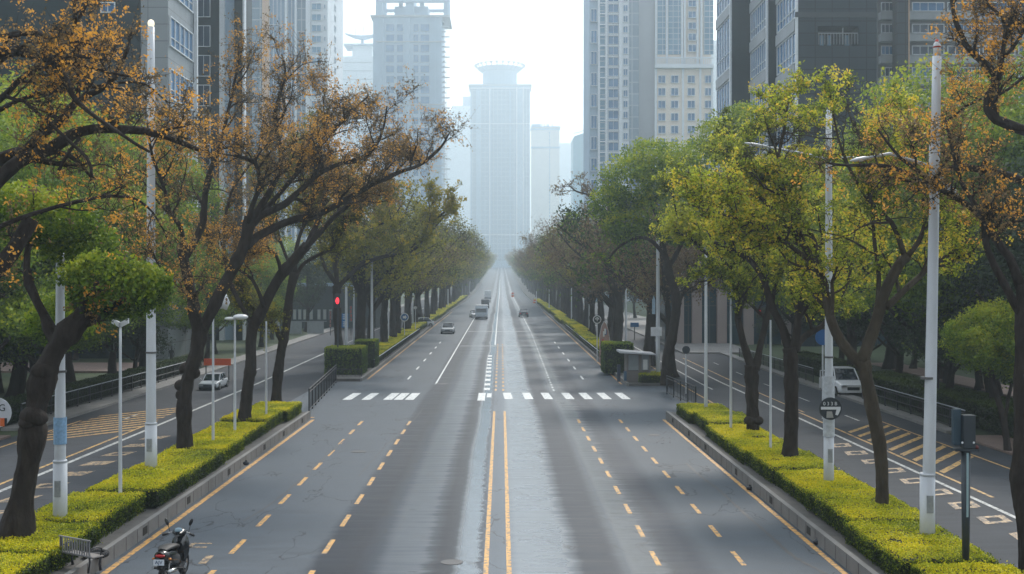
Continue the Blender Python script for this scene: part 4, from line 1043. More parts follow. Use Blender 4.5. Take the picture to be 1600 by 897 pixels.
# --- right dark office, stepped in three wings
root = empty('office_building', (33, 128, 0), 'dark slate office block on the right with stepped wings and a recessed balcony', 'office building')
def W(b): return b
def rel(b, o): b.v = [(p[0]-o[0], p[1]-o[1], p[2]-o[2]) for p in b.v]; return b
OB = (33, 128, 0)
def add(fn, name, m, root, o, **k):
    b = MB(); fn(b); return rel(b, o).build(name, m, root, **k)
def f_(b):
    b.box(33, X(1278, 128), 128, 150, 0, 70); b.box(X(1342, 128), X(1370, 128), 128, 150, 0, 70)
    b.box(X(1278, 128)+.001, X(1342, 128)-.001, 128, 150, Zt(70, 128), 0) if False else None
    b.box(X(1278, 128)+.002, X(1342, 128)-.002, 128.01, 150, 0, Zt(71, 128)); b.box(X(1278, 128)+.002, X(1342, 128)-.002, 128.01, 150, Zt(41, 128), 70)
    b.box(X(1278, 128), X(1342, 128), 130.5, 149, Zt(72, 128), Zt(40, 128))
add(f_, 'wall', PANEL_DARK, root, OB)
add(lambda b: b.box(X(1242, 128), X(1368, 128), 127.9, 127.99, Zt(27, 128), Zt(19, 128)), 'dark_band', mat('band_dark', (0.02, 0.03, 0.04), rough=.3), root, OB)
def f_(b):
    z0, z1 = Zt(69, 128), Zt(52, 128)
    for k in range(14):
        x = X(1280, 128) + k*(X(1341, 128)-X(1280, 128))/13; b.tube([(x, 128.15, z0), (x, 128.15, z1)], .035, 5)
    b.box(X(1279, 128), X(1341, 128), 128.1, 128.2, z1, z1+.08)
    b.box(X(1317, 128), X(1318.2, 128), 128.1, 128.3, z0, Zt(43, 128))
add(f_, 'balcony_railing', W_FRG, root, OB)
for k, (a, c) in enumerate(((1290, 1296), (1302, 1308), (1330, 1337))):
    add(lambda b: b.box(X(a, 128), X(c, 128), 130.35, 130.47, Zt(69, 128), Zt(48, 128)), 'door', GL_PALE, root, OB)
# wing side faces
wings = [(33.0, 128.3, 137.2, [(-9, 3), (3, 13)]), ]
def wing(x, ya, yb, xr, yback):
    add(lambda b: b.box(x, xr, ya, yback, 0, 70), 'wing_wall', PANEL_GREEN, root, OB)
x2 = 32.0; wing(x2, 138.0, 0, 33.2, 150.2)
x3 = 29.6; wing(x3, 147.9, 0, 33.0, 158)
specs = {}
def side_bands(root, O, x, side, ya, yb, zs, mull, glass=GL_BLUE, frame=W_FR):
    for z0, z1 in zs:
        b = MB(); side_window(x, side, mull, .12)(b, (ya, yb, z0, z1)); rel(b, O).build('window', [glass, frame], root)
        b = MB(); b.box(*sorted((x-side*.03, x+side*.28)), ya-.05, yb+.05, z1+.05, z1+1.35); rel(b, O).build('spandrel', BAND, root)
zz = [(12 + 5.0*k, 15.45 + 5.0*k) for k in range(9)]
side_bands(root, OB, 33.0, -1, 128.6, 137.4, zz, 5)
side_bands(root, OB, 32.0, -1, 138.6, 147.2, [(a+1.2, c+1.2) for a, c in zz], 6)
side_bands(root, OB, 29.6, -1, 148.4, 157.4, [(10.5+8.2*k, 17.2+8.2*k) for k in range(6)], 4)
for x, y in ((33.0, 128.1), (32.0, 138.1), (29.6, 148.0)):
    add(lambda b: b.box(x-.22, x+.0, y-.12, y+.35, 0, 70), 'corner_trim', W_FR, root, OB)

# --- residential block with banded balconies, far right
OB = (60, 150, 0)
root = empty('apartment_building', OB, 'pale apartment block with long balcony bands behind the right treetops', 'apartment building')
xa, xb = X(1371, 150), 92
add(lambda b: b.box(xa, xb, 150, 165, 0, 62), 'wall', mat('render_dark_grey', (0.16, 0.17, 0.18), rough=.8), root, OB)  # wall behind the balcony bands in one even dark grey
for k in range(14):
    z = 13.2 + k*2.82
    if k < 11 or True:
        b = MB(); b.box(xa+.1, xb, 148.9, 149.98, z, z+1.0); b.box(xa+.1, xb, 148.8, 148.9, z+.95, z+1.06)
        for j in range(120):
            xj = xa+.5+j*.33
            if (j//22) % 2 == 0: b.box(xj, xj+.10, 148.86, 148.9, z+.15, z+.85)
        rel(b, OB).build('balcony', BAND, root)
        for (p, q) in ((xa+.3, xa+2.4),) + tuple((xa+4.3+j*4.6, xa+8.5+j*4.6) for j in range(8)):
            b = MB(); front_window(149.5, 3, .1, .1)(b, (p, q, z+1.12, z+2.35)); rel(b, OB).build('window', [GL_DARK if (k+int(p)) % 3 else GL_BLUE, W_FR], root)
add(lambda b: b.box(X(1398, 148), X(1415, 148), 147, 149, 0, 60), 'dark_pillar', PANEL_DARK, root, OB)
add(lambda b: b.box(X(1415, 148)+.01, X(1417, 148), 147, 147.3, 0, 60), 'pillar_trim', C_WARM, root, OB)

# --- left office with banded side face
OB = (-40, 110, 0)
root = empty('office_building', OB, 'left corner office with light grey panels and slanting ribbon windows', 'office building')
xr = -31.7
add(lambda b: b.box(-62, X(222, 110), 110, 122, 0, 60), 'wall', PANEL_GREEN, root, OB)
add(lambda b: b.box(X(222, 110)+.002, xr, 109.6, 118.6, 0, 60), 'side_wall', PANEL_LIGHT, root, OB)
for k in range(9):
    z = 10.0 + k*5.0
    b = MB(); side_window(xr, 1, 4, .12)(b, (110.0, 118.2, z, z+2.9)); rel(b, OB).build('window', [GL_BLUE, W_FR], root)
b = MB(); front_window(109.85, 1, .1, .1)(b, (X(158, 110), X(181, 110), Zt(21, 110), Zt(4, 110))); rel(b, OB).build('window', [GL_BLUE, W_FR], root)
add(lambda b: b.box(xr+.05, xr+.4, 118.65, 119.0, 0, 60), 'corner_trim', W_FR, root, OB)
# --- left dark slab
OB = (-34, 140, 0)
root = empty('office_building', OB, 'tall dark glass slab office with a white vertical fin on the left', 'office building')
add(lambda b: b.box(X(300, 140), X(344, 140), 140, 146, 0, 75), 'wall', PANEL_GREEN, root, OB)
add(lambda b: b.box(X(344, 140)+.01, X(351, 140), 139.5, 146, 0, 75), 'white_fin', W_FR, root, OB)
add(lambda b: b.box(X(351, 140)+.01, X(366, 140), 140.3, 146.2, 0, 75), 'grey_panel', C_GREY, root, OB)
add(lambda b: b.box(X(366, 140)+.01, X(380, 140), 140, 145.0, 0, 75), 'dark_glass_bay', PANEL_GREEN, root, OB)
add(lambda b: b.box(X(380, 140)+.01, X(383, 140), 139.6, 140.6, 0, 75), 'edge_trim', W_FR, root, OB)
for k in range(9):
    z = 9.8 + k*3.6 + 1
    b = MB(); front_window(139.92, 1, .08, .06)(b, (X(308, 140), X(329, 140), z, z+2.6)); rel(b, OB).build('window', [GL_DARK, W_FR], root)

# --- left pale towers
OB = (-60, 330, 0); root = empty('residential_tower', OB, 'pale blue residential tower with a warm vertical stripe, left of the antenna tower', 'tower')
xr = X(512, 330)
for a, c, m, nm, dy in ((383, 410, CW_GREY, 'glazed_bay', 0), (410, 421, C_WARM, 'warm_stripe', -.6), (421, 446, CW_BARS, 'barred_bay', -.3), (446, 449, C_PALE, 'fin', -.9), (449, 461, CW_BARS, 'glazed_bay', 0), (461, 464, C_PALE, 'fin', -.9), (464, 478, CW_GREY, 'glazed_bay', .2), (478, 485, C_PALE, 'fin', -.5), (485, 512, C_PALE, 'wall', 0)):
    add(lambda b: b.box(X(a, 330)+.01, X(c, 330), 330+dy, 362, 0, 112), nm, m, root, OB)
sp = []
for k in range(30):
    z = 14 + k*3.1
    sp.append((X(486, 330)+.2, X(502, 330), z, z+1.9)); sp.append((X(506, 330), X(509, 330), z+.3, z+1.6))
b_ = []
def mk(b, s):
    front_window(329.9, 1, .1, .12)(b, s)
def reld(maker, O):
    def m2(b, s):
        n0 = len(b.v); maker(b, s); b.v[n0:] = [(p[0]-O[0], p[1]-O[1], p[2]-O[2]) for p in b.v[n0:]]
    return m2
cap_windows(root, sp, GL_PALE, W_FR, reld(mk, OB))
for k in range(30):
    z = 14 + k*3.1
    for y in (334, 343, 352):
        if k % 1 == 0 and y == 343: 
            b = MB(); side_window(xr, 1, 1, .1)(b, (y, y+3, z, z+1.7)); rel(b, OB).build('window', [GL_PALE, W_FR], root)
OB = (-115, 950, 3); root = empty('antenna_tower', OB, 'faint far tower with curved roof wings and thin antennas', 'tower')
Y = 950
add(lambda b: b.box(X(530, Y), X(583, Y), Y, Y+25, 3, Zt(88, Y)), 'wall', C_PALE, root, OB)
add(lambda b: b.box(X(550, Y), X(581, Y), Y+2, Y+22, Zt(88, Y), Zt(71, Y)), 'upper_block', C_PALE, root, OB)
add(lambda b: b.box(X(537, Y), X(584, Y), Y, Y+24, Zt(70.9, Y), Zt(68, Y)), 'roof_slab', C_GREY, root, OB)
add(lambda b: b.tube([(X(564, Y), Y+10, Zt(68, Y)), (X(564, Y), Y+10, Zt(54, Y))], 1.2, 8), 'roof_stem', C_GREY, root, OB)
def f_(b):
    for s, e in ((-1, 537), (1, 590)):
        b.prism([(X(564, Y), Zt(58, Y)), (X(564, Y), Zt(53, Y)), (X(564+(e-564)*.5, Y), Zt(52, Y)), (X(e, Y), Zt(49, Y)), (X(564+(e-564)*.5, Y), Zt(55, Y))], 'y', Y+6, Y+14)
add(f_, 'roof_wing', C_GREY, root, OB)
for px, t in ((553, 38), (557, 42), (565, 24)):
    add(lambda b: b.tube([(X(px, Y), Y+10, Zt(54, Y)), (X(px, Y), Y+10, Zt(t, Y))], .28, 5), 'antenna', C_GREY, root, OB)
add(lambda b: [b.box(X(532, Y), X(582, Y), Y-.4, Y-.01, z, z+.5) for z in np.arange(20, Zt(92, Y), 7)], 'floor_band', W_FRG, root, OB)

# --- tower with open roof frame and scaffold-like balconies on its right side
Y = 620; K = Y/440; OB = (X(640, Y), Y, g(Y)); root = empty('residential_tower', OB, 'hazy grey tower with open roof frame and spiky balconies down its right side', 'tower')
zt = Zt(27, Y)
add(lambda b: b.box(X(583, Y), X(690, Y), Y, Y+28, 2, zt), 'wall', C_GREY, root, OB)
add(lambda b: b.box(X(579, Y), X(703, Y), Y-1.2, Y+30, zt+.01, zt+1.0), 'cornice', W_FRG, root, OB)
for z in (zt-9.6*K, zt-33.6*K, zt-57*K): add(lambda b: b.box(X(579, Y)+3, X(703, Y)-3, Y-.8, Y-.01, z, z+.6), 'string_course', W_FRG, root, OB)
for a, c in ((596, 599.5), (634, 640), (677, 680)):
    add(lambda b: b.box(X(a, Y), X(c, Y), Y-.7, Y-.01, 4, zt-.5), 'pilaster', C_GREY, root, OB)
sp = []
for k in range(24):
    z = zt - 4.2*K - k*3.95*K
    if z < 18: break
    for a, c in ((603, 616), (620, 630), (646, 654), (657, 671)): sp.append((X(a, Y), X(c, Y), z-1.2*K, z+1.6*K))
cap_windows(root, sp, GL_BLUE, W_FRG, reld(front_window(Y-.1, 1, .12, .15), OB))
add(lambda b: [b.box(X(a, Y), X(c, Y), Y+u, Y+v, zt+1.01, zt+14*K) for a, c in ((587, 597), (693, 700)) for u, v in ((0, 4), (22, 26))] + [b.box(X(633, Y), X(646, Y), Y+2, Y+24, zt+1.01, zt+16*K), b.box(X(615, Y), X(668, Y), Y+5, Y+20, zt+1.01, zt+5*K), b.box(X(622, Y), X(628, Y), Y+3, Y+8, zt+5.01*K, zt+12*K), b.box(X(655, Y), X(662, Y), Y+3, Y+8, zt+5.01*K, zt+14*K)], 'roof_post', C_GREY, root, OB)
add(lambda b: [b.box(X(587, Y)+.3, X(700, Y)-.3, Y+u, Y+u+1.2, z, z+1.6) for u in (1, 23) for z in (zt+10.4*K, zt+5.8*K)], 'roof_beam', C_GREY, root, OB)
def f_(b):
    for k in range(52):
        z = zt - 2 - k*1.95*K
        if z < 10: break
        x = X(690, Y); b.box(x, x+2.2+(k % 2)*2.2, Y+2, Y+3.2, z, z+.5); b.box(x, x+1.2, Y+14, Y+15, z, z+.5)
    b.box(X(690, Y)+1.5, X(690, Y)+1.8, Y+2.2, Y+2.6, 8, zt); b.box(X(690, Y)+2.6, X(690, Y)+2.8, Y+2.2, Y+2.5, 8, zt)
add(f_, 'side_balconies', W_FRG, root, OB)

# --- faint block, round-topped central tower, right hand blocks
Y = 1600; OB = (X(715, Y), Y, g(Y)); root = empty('distant_tower', OB, 'faintest pale tower just left of the central tower', 'tower')
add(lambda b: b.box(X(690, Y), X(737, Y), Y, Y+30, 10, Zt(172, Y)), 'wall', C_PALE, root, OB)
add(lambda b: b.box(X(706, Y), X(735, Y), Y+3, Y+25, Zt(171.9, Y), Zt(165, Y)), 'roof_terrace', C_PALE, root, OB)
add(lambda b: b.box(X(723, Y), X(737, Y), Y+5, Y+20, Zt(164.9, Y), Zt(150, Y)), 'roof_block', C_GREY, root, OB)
add(lambda b: [b.box(X(690, Y), X(737, Y)+.2, Y-.5, Y-.01, z, z+.9) for z in (Zt(186, Y), Zt(212, Y), Zt(243, Y), Zt(275, Y))], 'floor_band', W_FR, root, OB)
Y = 1250; OB = (X(783, Y), Y, g(Y)); root = empty('central_tower', OB, 'central hazy tower closing the avenue, with round drum and crown-like flared roof', 'tower')
zt = Zt(134, Y)
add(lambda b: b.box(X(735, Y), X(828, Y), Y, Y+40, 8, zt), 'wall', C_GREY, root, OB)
add(lambda b: b.box(X(732, Y), X(831, Y), Y-1.5, Y+42, zt+.01, zt+1.4), 'cornice', W_FRG, root, OB)
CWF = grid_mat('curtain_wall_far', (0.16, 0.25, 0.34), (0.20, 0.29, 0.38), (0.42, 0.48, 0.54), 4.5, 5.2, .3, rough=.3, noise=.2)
for a, c in ((737, 744), (751, 763), (768, 796), (798, 806), (819, 827)):
    add(lambda b: b.box(X(a, Y), X(c, Y), Y-.6, Y-.01, 30, zt-2.5), 'glass_bay', CWF, root, OB)
for x in (765.2, 807.4, 817.5): add(lambda b: b.box(X(x, Y)-.6, X(x, Y)+.6, Y-1.8, Y-.01, 12, zt-1.5), 'white_rib', W_FR, root, OB)
for z in (Zt(193.5, Y), Zt(138, Y), Zt(367, Y)): add(lambda b: b.box(X(735, Y), X(828, Y), Y-1.4, Y-.61, z-.5, z+.5), 'white_band', W_FR, root, OB)
xc = X(781, Y); R0 = 18.8
add(lambda b: b.tube([(xc, Y+18, zt+1.41), (xc, Y+18, zt+17)], R0, 32), 'drum', C_GREY, root, OB)
add(lambda b: b.tube([(xc, Y+18, zt+17.01), (xc, Y+18, zt+20.5), (xc, Y+18, zt+22)], [R0+.8, R0+4.6, R0+5.6], 32), 'crown_base', C_GREY, root, OB)
def f_(b):
    for k in range(26):
        a = k*2*math.pi/26; c, s = math.cos(a), math.sin(a)
        b.tube([(xc+c*(R0+2), Y+18+s*(R0+2), zt+18.5), (xc+c*(R0+9.3), Y+18+s*(R0+9.3), zt+25.2)], .6, 5)
        b.box(-1.3, 1.3, -.3, .3, -.3, 2.4, T=(xc+c*(R0+8), Y+18+s*(R0+8), zt+23.6))
    for k in range(40):
        a0, a1 = k*2*math.pi/40, (k+1)*2*math.pi/40; r = R0+8.9
        b.tube([(xc+math.cos(a0)*r, Y+18+math.sin(a0)*r, zt+25), (xc+math.cos(a1)*r, Y+18+math.sin(a1)*r, zt+25)], .4, 4)
add(f_, 'flared_crown', W_FRG, root, OB)
add(lambda b: b.tube([(xc, Y+18, zt+22), (xc, Y+18, zt+37)], .35, 5), 'mast', W_FRG, root, OB)
Y = 1330; OB = (X(852, Y), Y, g(Y)); root = empty('distant_tower', OB, 'pale cream block with dark cornice right of the central tower', 'tower')
zt = Zt(199, Y)
add(lambda b: b.box(X(830.5, Y), X(874, Y), Y, Y+35, 8, zt), 'wall', C_CREAM, root, OB)
add(lambda b: b.box(X(829.5, Y), X(876, Y), Y-1, Y+36, zt+.01, zt+1), 'cornice', C_GREY, root, OB)
add(lambda b: [b.box(X(829.5, Y), X(875, Y), Y-.8, Y-.02, z, z+2) for z in (zt-3.2, Zt(232, Y))], 'dark_band', C_GREY, root, OB)
add(lambda b: [b.box(X(858, Y), X(859.5, Y), Y-.4, Y-.02, z, z+2.2) for z in np.arange(30, zt-6, 4)], 'window_column', GL_PALE, root, OB)
add(lambda b: b.box(X(831, Y), X(845, Y), Y+5, Y+20, zt+1.01, zt+4.5), 'roof_block', C_GREY, root, OB)
for px in (847, 851, 855, 857, 863): add(lambda b: b.tube([(X(px, Y), Y+3, zt+1), (X(px, Y), Y+3, zt+4.2)], .7, 5), 'roof_vent', C_GREY, root, OB)
Y = 1800; OB = (X(885, Y), Y, g(Y)); root = empty('distant_tower', OB, 'very faint flat-topped block between the cream block and the teal roof', 'tower')
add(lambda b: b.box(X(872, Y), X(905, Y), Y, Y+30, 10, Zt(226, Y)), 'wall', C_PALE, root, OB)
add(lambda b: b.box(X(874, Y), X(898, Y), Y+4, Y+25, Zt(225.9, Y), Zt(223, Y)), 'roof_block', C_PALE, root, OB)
Y = 900; OB = (X(908, Y), Y, g(Y)); root = empty('teal_building', OB, 'teal blue building with slanted top beside the right glass tower', 'building')
TEAL = grid_mat('teal_glass', (0.16, 0.40, 0.52), (0.18, 0.43, 0.55), (0.25, 0.45, 0.55), 4, 3.6, .1, rough=.3, noise=.15)
add(lambda b: b.prism([(X(896, Y), 4), (X(925, Y), 4), (X(925, Y), Zt(206, Y)), (X(915, Y), Zt(207, Y)), (X(897, Y), Zt(213, Y)), (X(896, Y), Zt(216, Y))], 'y', Y, Y+30), 'wall', TEAL, root, OB)
add(lambda b: b.tube([(X(896, Y), Y+2, Zt(208, Y)), (X(906, Y), Y+2, Zt(206, Y)), (X(921, Y), Y+2, Zt(199, Y))], .3, 5), 'roof_cable', C_GREY, root, OB)
Y = 700; OB = (X(1122, Y), Y, g(Y)); root = empty('distant_tower', OB, 'pale sliver of a tower between the cream hotel and the dark office', 'tower')
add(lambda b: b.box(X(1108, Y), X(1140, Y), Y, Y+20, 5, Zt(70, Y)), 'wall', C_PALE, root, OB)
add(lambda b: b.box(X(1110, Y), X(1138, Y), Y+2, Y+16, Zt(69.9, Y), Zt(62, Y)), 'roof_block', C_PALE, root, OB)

# --- right glass tower and cream tower
Y = 330; OB = (X(970, Y), Y, g(Y)); root = empty('glass_tower', OB, 'blue glass residential tower right of the sky gap with a plain grey side bay', 'tower')
T_ = 105
for a, c, m, nm, dy in ((921, 934, C_GREY, 'side_bay', .3), (934, 937, C_PALE, 'fin', -.5), (937, 946, CW_BLUE, 'glazed_bay', 0), (946, 949, C_PALE, 'fin', -.5), (949, 967, C_GREY, 'balcony_bay', .4), (967, 972, C_PALE, 'fin', -.7), (972, 983, C_PALE, 'wall', 0),
                        (983, 998, CW_GREY, 'glazed_bay', -.2), (998, 1024, mat('plain_grey_bay', (0.38, 0.41, 0.45), rough=.7, noise=.1, scale=.1), 'plain_bay', 1.5)):
    add(lambda b: b.box(X(a, Y)+.005, X(c, Y), Y+dy, Y+24, 0, T_), nm, m, root, OB)
sp = []; fl = 3.05
for k in range(32):
    z = 8 + k*fl
    sp += [(X(950, Y), X(966.5, Y), z+.25, z+2.75), (X(973.5, Y), X(981, Y), z+.5, z+2.5)]
    if k % 2 == 0: sp.append((X(923, Y), X(933, Y), z+.6, z+4.4))
cap_windows(root, sp, GL_BLUE, W_FR, reld(front_window(Y-.06, 1, .12, .2), OB))
add(lambda b: [b.box(X(937, Y), X(967, Y), Y-.45, Y-.28, 7.75+k*fl, 8.05+k*fl) for k in range(32)], 'floor_edges', W_FR, root, OB)
OB = (X(1070, Y), Y, g(Y)); root = empty('hotel_tower', OB, 'cream tower with square windows, balustrade and tall glass bays above', 'tower')
zb_ = Zt(103, Y)
add(lambda b: b.box(X(1024, Y)+.02, X(1113, Y), Y, Y+24, 0, zb_), 'wall', C_CREAM, root, OB)
add(lambda b: b.box(X(1025, Y), X(1112, Y), Y+.6, Y+24, zb_+.01, T_), 'upper_wall', C_CREAM, root, OB)
add(lambda b: b.box(X(1023, Y), X(1114, Y), Y-1.4, Y+.55, zb_-.8, zb_+.3) or [b.box(X(1024, Y)+j*.55, X(1024, Y)+j*.55+.22, Y-1.2, Y-1.0, zb_+.31, zb_+1.9) for j in range(29)] + [b.box(X(1023.5, Y), X(1113.5, Y), Y-1.25, Y-.95, zb_+1.91, zb_+2.3)], 'balustrade', C_PALE, root, OB)
for a, c in ((1027, 1040), (1044.5, 1064), (1100, 1115)): add(lambda b: b.box(X(a, Y), X(c, Y), Y+.3, Y+.59, zb_+3.4, T_-1), 'glass_bay', CW_BLUE, root, OB)
for px in (1025, 1042, 1066, 1070, 1090, 1096): add(lambda b: b.box(X(px, Y)-.25, X(px, Y)+.25, Y-.1, Y+.59, zb_+.31, T_-1), 'pilaster', C_PALE, root, OB)
for px in (1024.5, 1067, 1094, 1112.5): add(lambda b: b.box(X(px, Y)-.3, X(px, Y)+.3, Y-.35, Y-.01, 3, zb_-.81), 'pilaster', C_PALE, root, OB)
sp = []
for k in range(17):
    z = zb_ - 5.0 - k*3.6
    if z < 5: break
    for a, c in ((1028, 1040), (1048, 1060), (1074, 1086), (1101, 1112)): sp.append((X(a, Y), X(c, Y), z, z+2.3))
for k in range(10): sp.append((X(1075, Y), X(1088, Y), zb_+4+k*3.2, zb_+6.1+k*3.2))
cap_windows(root, sp, GL_BLUE, W_FR, reld(front_window(Y-.05, 1, .14, .22), OB))

# --- ground-level glass building at the right
Y = 131; OB = (X(1085, Y), Y, g(Y)); root = empty('shopfront_building', OB, 'dark glass building with pink stone piers and vertical lettering beyond the right road', 'building')
STONE = mat('pink_stone', (0.30, 0.25, 0.235), rough=.6, noise=.15, scale=.5)
add(lambda b: b.box(18.7, 48, Y+.6, Y+16, .2, 11.2), 'glass_wall', grid_mat('shop_glass', (0.02, 0.055, 0.075), (0.025, 0.065, 0.085), (0.09, 0.11, 0.12), 2.4, 2.2, .06, rough=.08, noise=.4), root, OB)
add(lambda b: b.box(18.5, 48.2, Y+.2, Y+16.2, 11.21, 12.2), 'roof', STONE, root, OB)
for px in (1061, 1089, 1128, 1170, 1230, 1290): add(lambda b: b.box(X(px, Y)-.55, X(px, Y)+.55, Y-.1, Y+.59, .2, 11.2), 'stone_pier', STONE, root, OB)
LET = mat('white_lettering', (0.75, 0.76, 0.78), rough=.5)
for k in range(6):
    rr_ = random.Random(50+k); z = Zt(402 + k*11, Y)
    b = MB(); x0 = X(1059, Y)
    for q in range(3): b.box(x0, x0+.5, Y-.16, Y-.11, z-.27+q*.24, z-.27+q*.24+.07)
    xq = x0 + rr_.uniform(.05, .35); b.box(xq, xq+.08, Y-.17, Y-.165+.05, z-.3, z+.32)
    rel(b, OB).build('lettering', LET, root)
# street wall and low building across the left side road
Y = 170; OB = (X(480, Y), Y, g(Y)); root = empty('low_building', OB, 'long dark low building with pale windows across the left side road', 'building')
add(lambda b: b.box(-62, -18.5, Y, Y+10, .4, 6.8), 'wall', mat('dark_wall', (0.035, 0.05, 0.06), rough=.6, noise=.3, scale=.3), root, OB)
add(lambda b: b.box(-62.5, -18.0, Y-.5, Y+10.5, 6.81, 7.3), 'roof', C_GREY, root, OB)
for px in (458, 466, 474, 484, 496, 505, 514): 
    b = MB(); front_window(Y-.08, 0, .08, .05)(b, (X(px, Y), X(px+5, Y), 1.9, 3.4)); rel(b, OB).build('window', [mat('pale_window', (0.5, 0.52, 0.5), rough=.4), W_FRG], root)  # panes are a plain pale colour without emission

# ------------------------------------------------------------------ poles, lamps and signs
POLE = mat('pole_paint_white', (0.62, 0.65, 0.69), rough=.45, noise=.30, scale=2.2, stretch=(1, 1, .3))
POLE_D = mat('pole_dark', (0.03, 0.04, 0.05), rough=.4)
LAMPW = mat('lamp_housing', (0.72, 0.74, 0.77), rough=.35)
GLASS_L = mat('lamp_glass', (0.8, 0.82, 0.82), rough=.2)
RAILBLK = mat('railing_black', (0.015, 0.018, 0.022), rough=.5)
def pole(px, py, top, dia, label, zbase=None, tophead=None, Y=None, cat='lamp pole', arms=(), sleeve=True, name='street_lamp', lean=0):
    if Y is None: Y = 11790 / (py - HY)
    zb0 = .36 if Y < 64 else g(Y)+.15
    if zbase is not None: zb0 = zbase
    x = X(px, Y); zt_ = Zt(top, Y); r = dia/2
    root = empty(name, (x, Y, zb0), label, cat)
    b = MB(); n = 10
    b.tube([(lean*k/n, 0, (zt_-zb0)*k/n) for k in range(n+1)], [r*(1-.35*k/n) for k in range(n+1)], 16); b.build('shaft', POLE, root, smooth=True)
    if sleeve:
        q = MB(); q.box(-r*.5, r*.5, -r*1.2, -r*1.05, 1.15, 1.6); q.box(-r*.1, r*.1, -r*1.26, -r*1.2, 1.34, 1.40); q.build('hatch', mat('hatch_grey', (.30, .32, .34), rough=.5, noise=.4, scale=8), root)
        q = MB(); q.box(-r*1.9, r*1.9, -r*1.9, r*1.9, 0, .03); q.build('base_plate', mat('hatch_grey', (.30, .32, .34)), root)
        q = MB(); q.tube([(0, 0, 4.6), (0, 0, 4.66)], r*1.03, 16); q.build('strap', mat('strap_dark', (.12, .12, .12)), root)
        b = MB(); b.tube([(0, 0, 0), (0, 0, 2.1)], [r*1.14, r*1.12], 16); b.tube([(0, 0, 2.1), (0, 0, 2.16)], [r*1.2, r*1.05], 16); b.build('base_sleeve', POLE, root, smooth=True)
    return root, x, Y, zb0, zt_
r_, x, Y, z0, z1 = pole(94, 806, 395, .34, 'thick white pole with a pale blue notice band, nearest on the left strip')
b = MB(); b.tube([(0, 0, 2.6), (0, 0, 3.35)], .178, 16, cap=False); b.build('notice_band', mat('notice_blue', (0.25, 0.42, 0.62), rough=.5, noise=.5, scale=12), r_)
r_, x, Y, z0, z1 = pole(236, 729, 42, .37, 'tall white pole with a small round lamp on top on the left strip')
b = MB(); b.ell((0, 0, z1-z0+.12), (.12, .12, .14)); b.build('lamp_globe', mat('globe_glow', (0.9, 0.85, 0.7), emit=(1, .85, .6), emit_s=.6), r_, smooth=True)
r_, x, Y, z0, z1 = pole(1295, 748, 168, .30, 'tall white lamp pole carrying the round dark sign on the right strip')
def lamp_arm(root, z, pts, r=.045, head=None):
    b = MB(); b.tube(pts, [r, r*.9, r*.7][:len(pts)] if len(pts) == 3 else r, 8); b.build('lamp_arm', POLE, root, smooth=True)
    if head:
        e = Vector(pts[-1]); d = (Vector(pts[-1])-Vector(pts[-2])).normalized(); L_ = head
        h = MB(); a = e - d*.1
        h.tube([a, a+d*L_*.2, a+d*L_*.65, a+d*L_], [.05, .11, .12, .04], 12); h.v = [(p[0], p[1], a.z+(a+d*((Vector(p)-a).dot(d))).z-a.z+(p[2]-(a+d*((Vector(p)-a).dot(d))).z)*.45) for p in h.v]
        o = h.build('lamp_head', LAMPW, root, smooth=True)
        k = MB(); c = a+d*L_*.55; k.ell((c.x, c.y, c.z-.035), (L_*.26, .08, .03)); k.build('lamp_lens', GLASS_L, o, smooth=True)
h_ = Zt(248, Y)-z0
lamp_arm(r_, h_, [(0, 0, h_), ((X(1230, Y)-x), 0, Zt(235, Y)-z0), ((X(1196, Y)-x), 0, Zt(229, Y)-z0)], head=.8)
lamp_arm(r_, h_, [(0, 0, h_), ((X(1360, Y)-x), 0.3, Zt(244, Y)-z0), ((X(1400, Y)-x), 0.4, Zt(242, Y)-z0)], head=.6)
b = MB(); b.tube([(0, 0, 2.0), (0, 0, 4.0)], .19, 16, cap=False); b.build('wrap', mat('pole_wrap', (0.52, 0.55, 0.58), rough=.6, noise=.4, scale=9), r_)
r_, x, Y, z0, z1 = pole(1449, 833, 88, .34, 'tall thick white lamp pole with red and white tip, nearest on the right strip', lean=.25)
b = MB(); b.tube([(.25, 0, z1-z0), (.25, 0, z1-z0+.32), (.25, 0, z1-z0+.42)], [.10, .09, .02], 10); b.build('white_tip', LAMPW, r_, smooth=True)
b = MB(); b.tube([(.25, 0, z1-z0+.22), (.25, 0, z1-z0+.44)], [.105, .03], 10); b.build('red_tip', mat('tip_red', (0.6, 0.08, 0.05)), r_, smooth=True)
h_ = Zt(262, Y)-z0
lamp_arm(r_, h_, [(.2, 0, h_), ((X(1390, Y)-x), 0, Zt(240, Y)-z0), ((X(1352, Y)-x), 0, Zt(247, Y)-z0)], head=.5)
lamp_arm(r_, h_, [(.2, 0, h_), ((X(1475, Y)-x), 0, Zt(285, Y)-z0), ((X(1480, Y)-x), 0, Zt(290, Y)-z0)], head=.5)
b = MB(); b.tube([(.17, 0, h_-.6), (.19, 0, h_+.6)], .14, 12); b.build('arm_collar', POLE, r_, smooth=True)
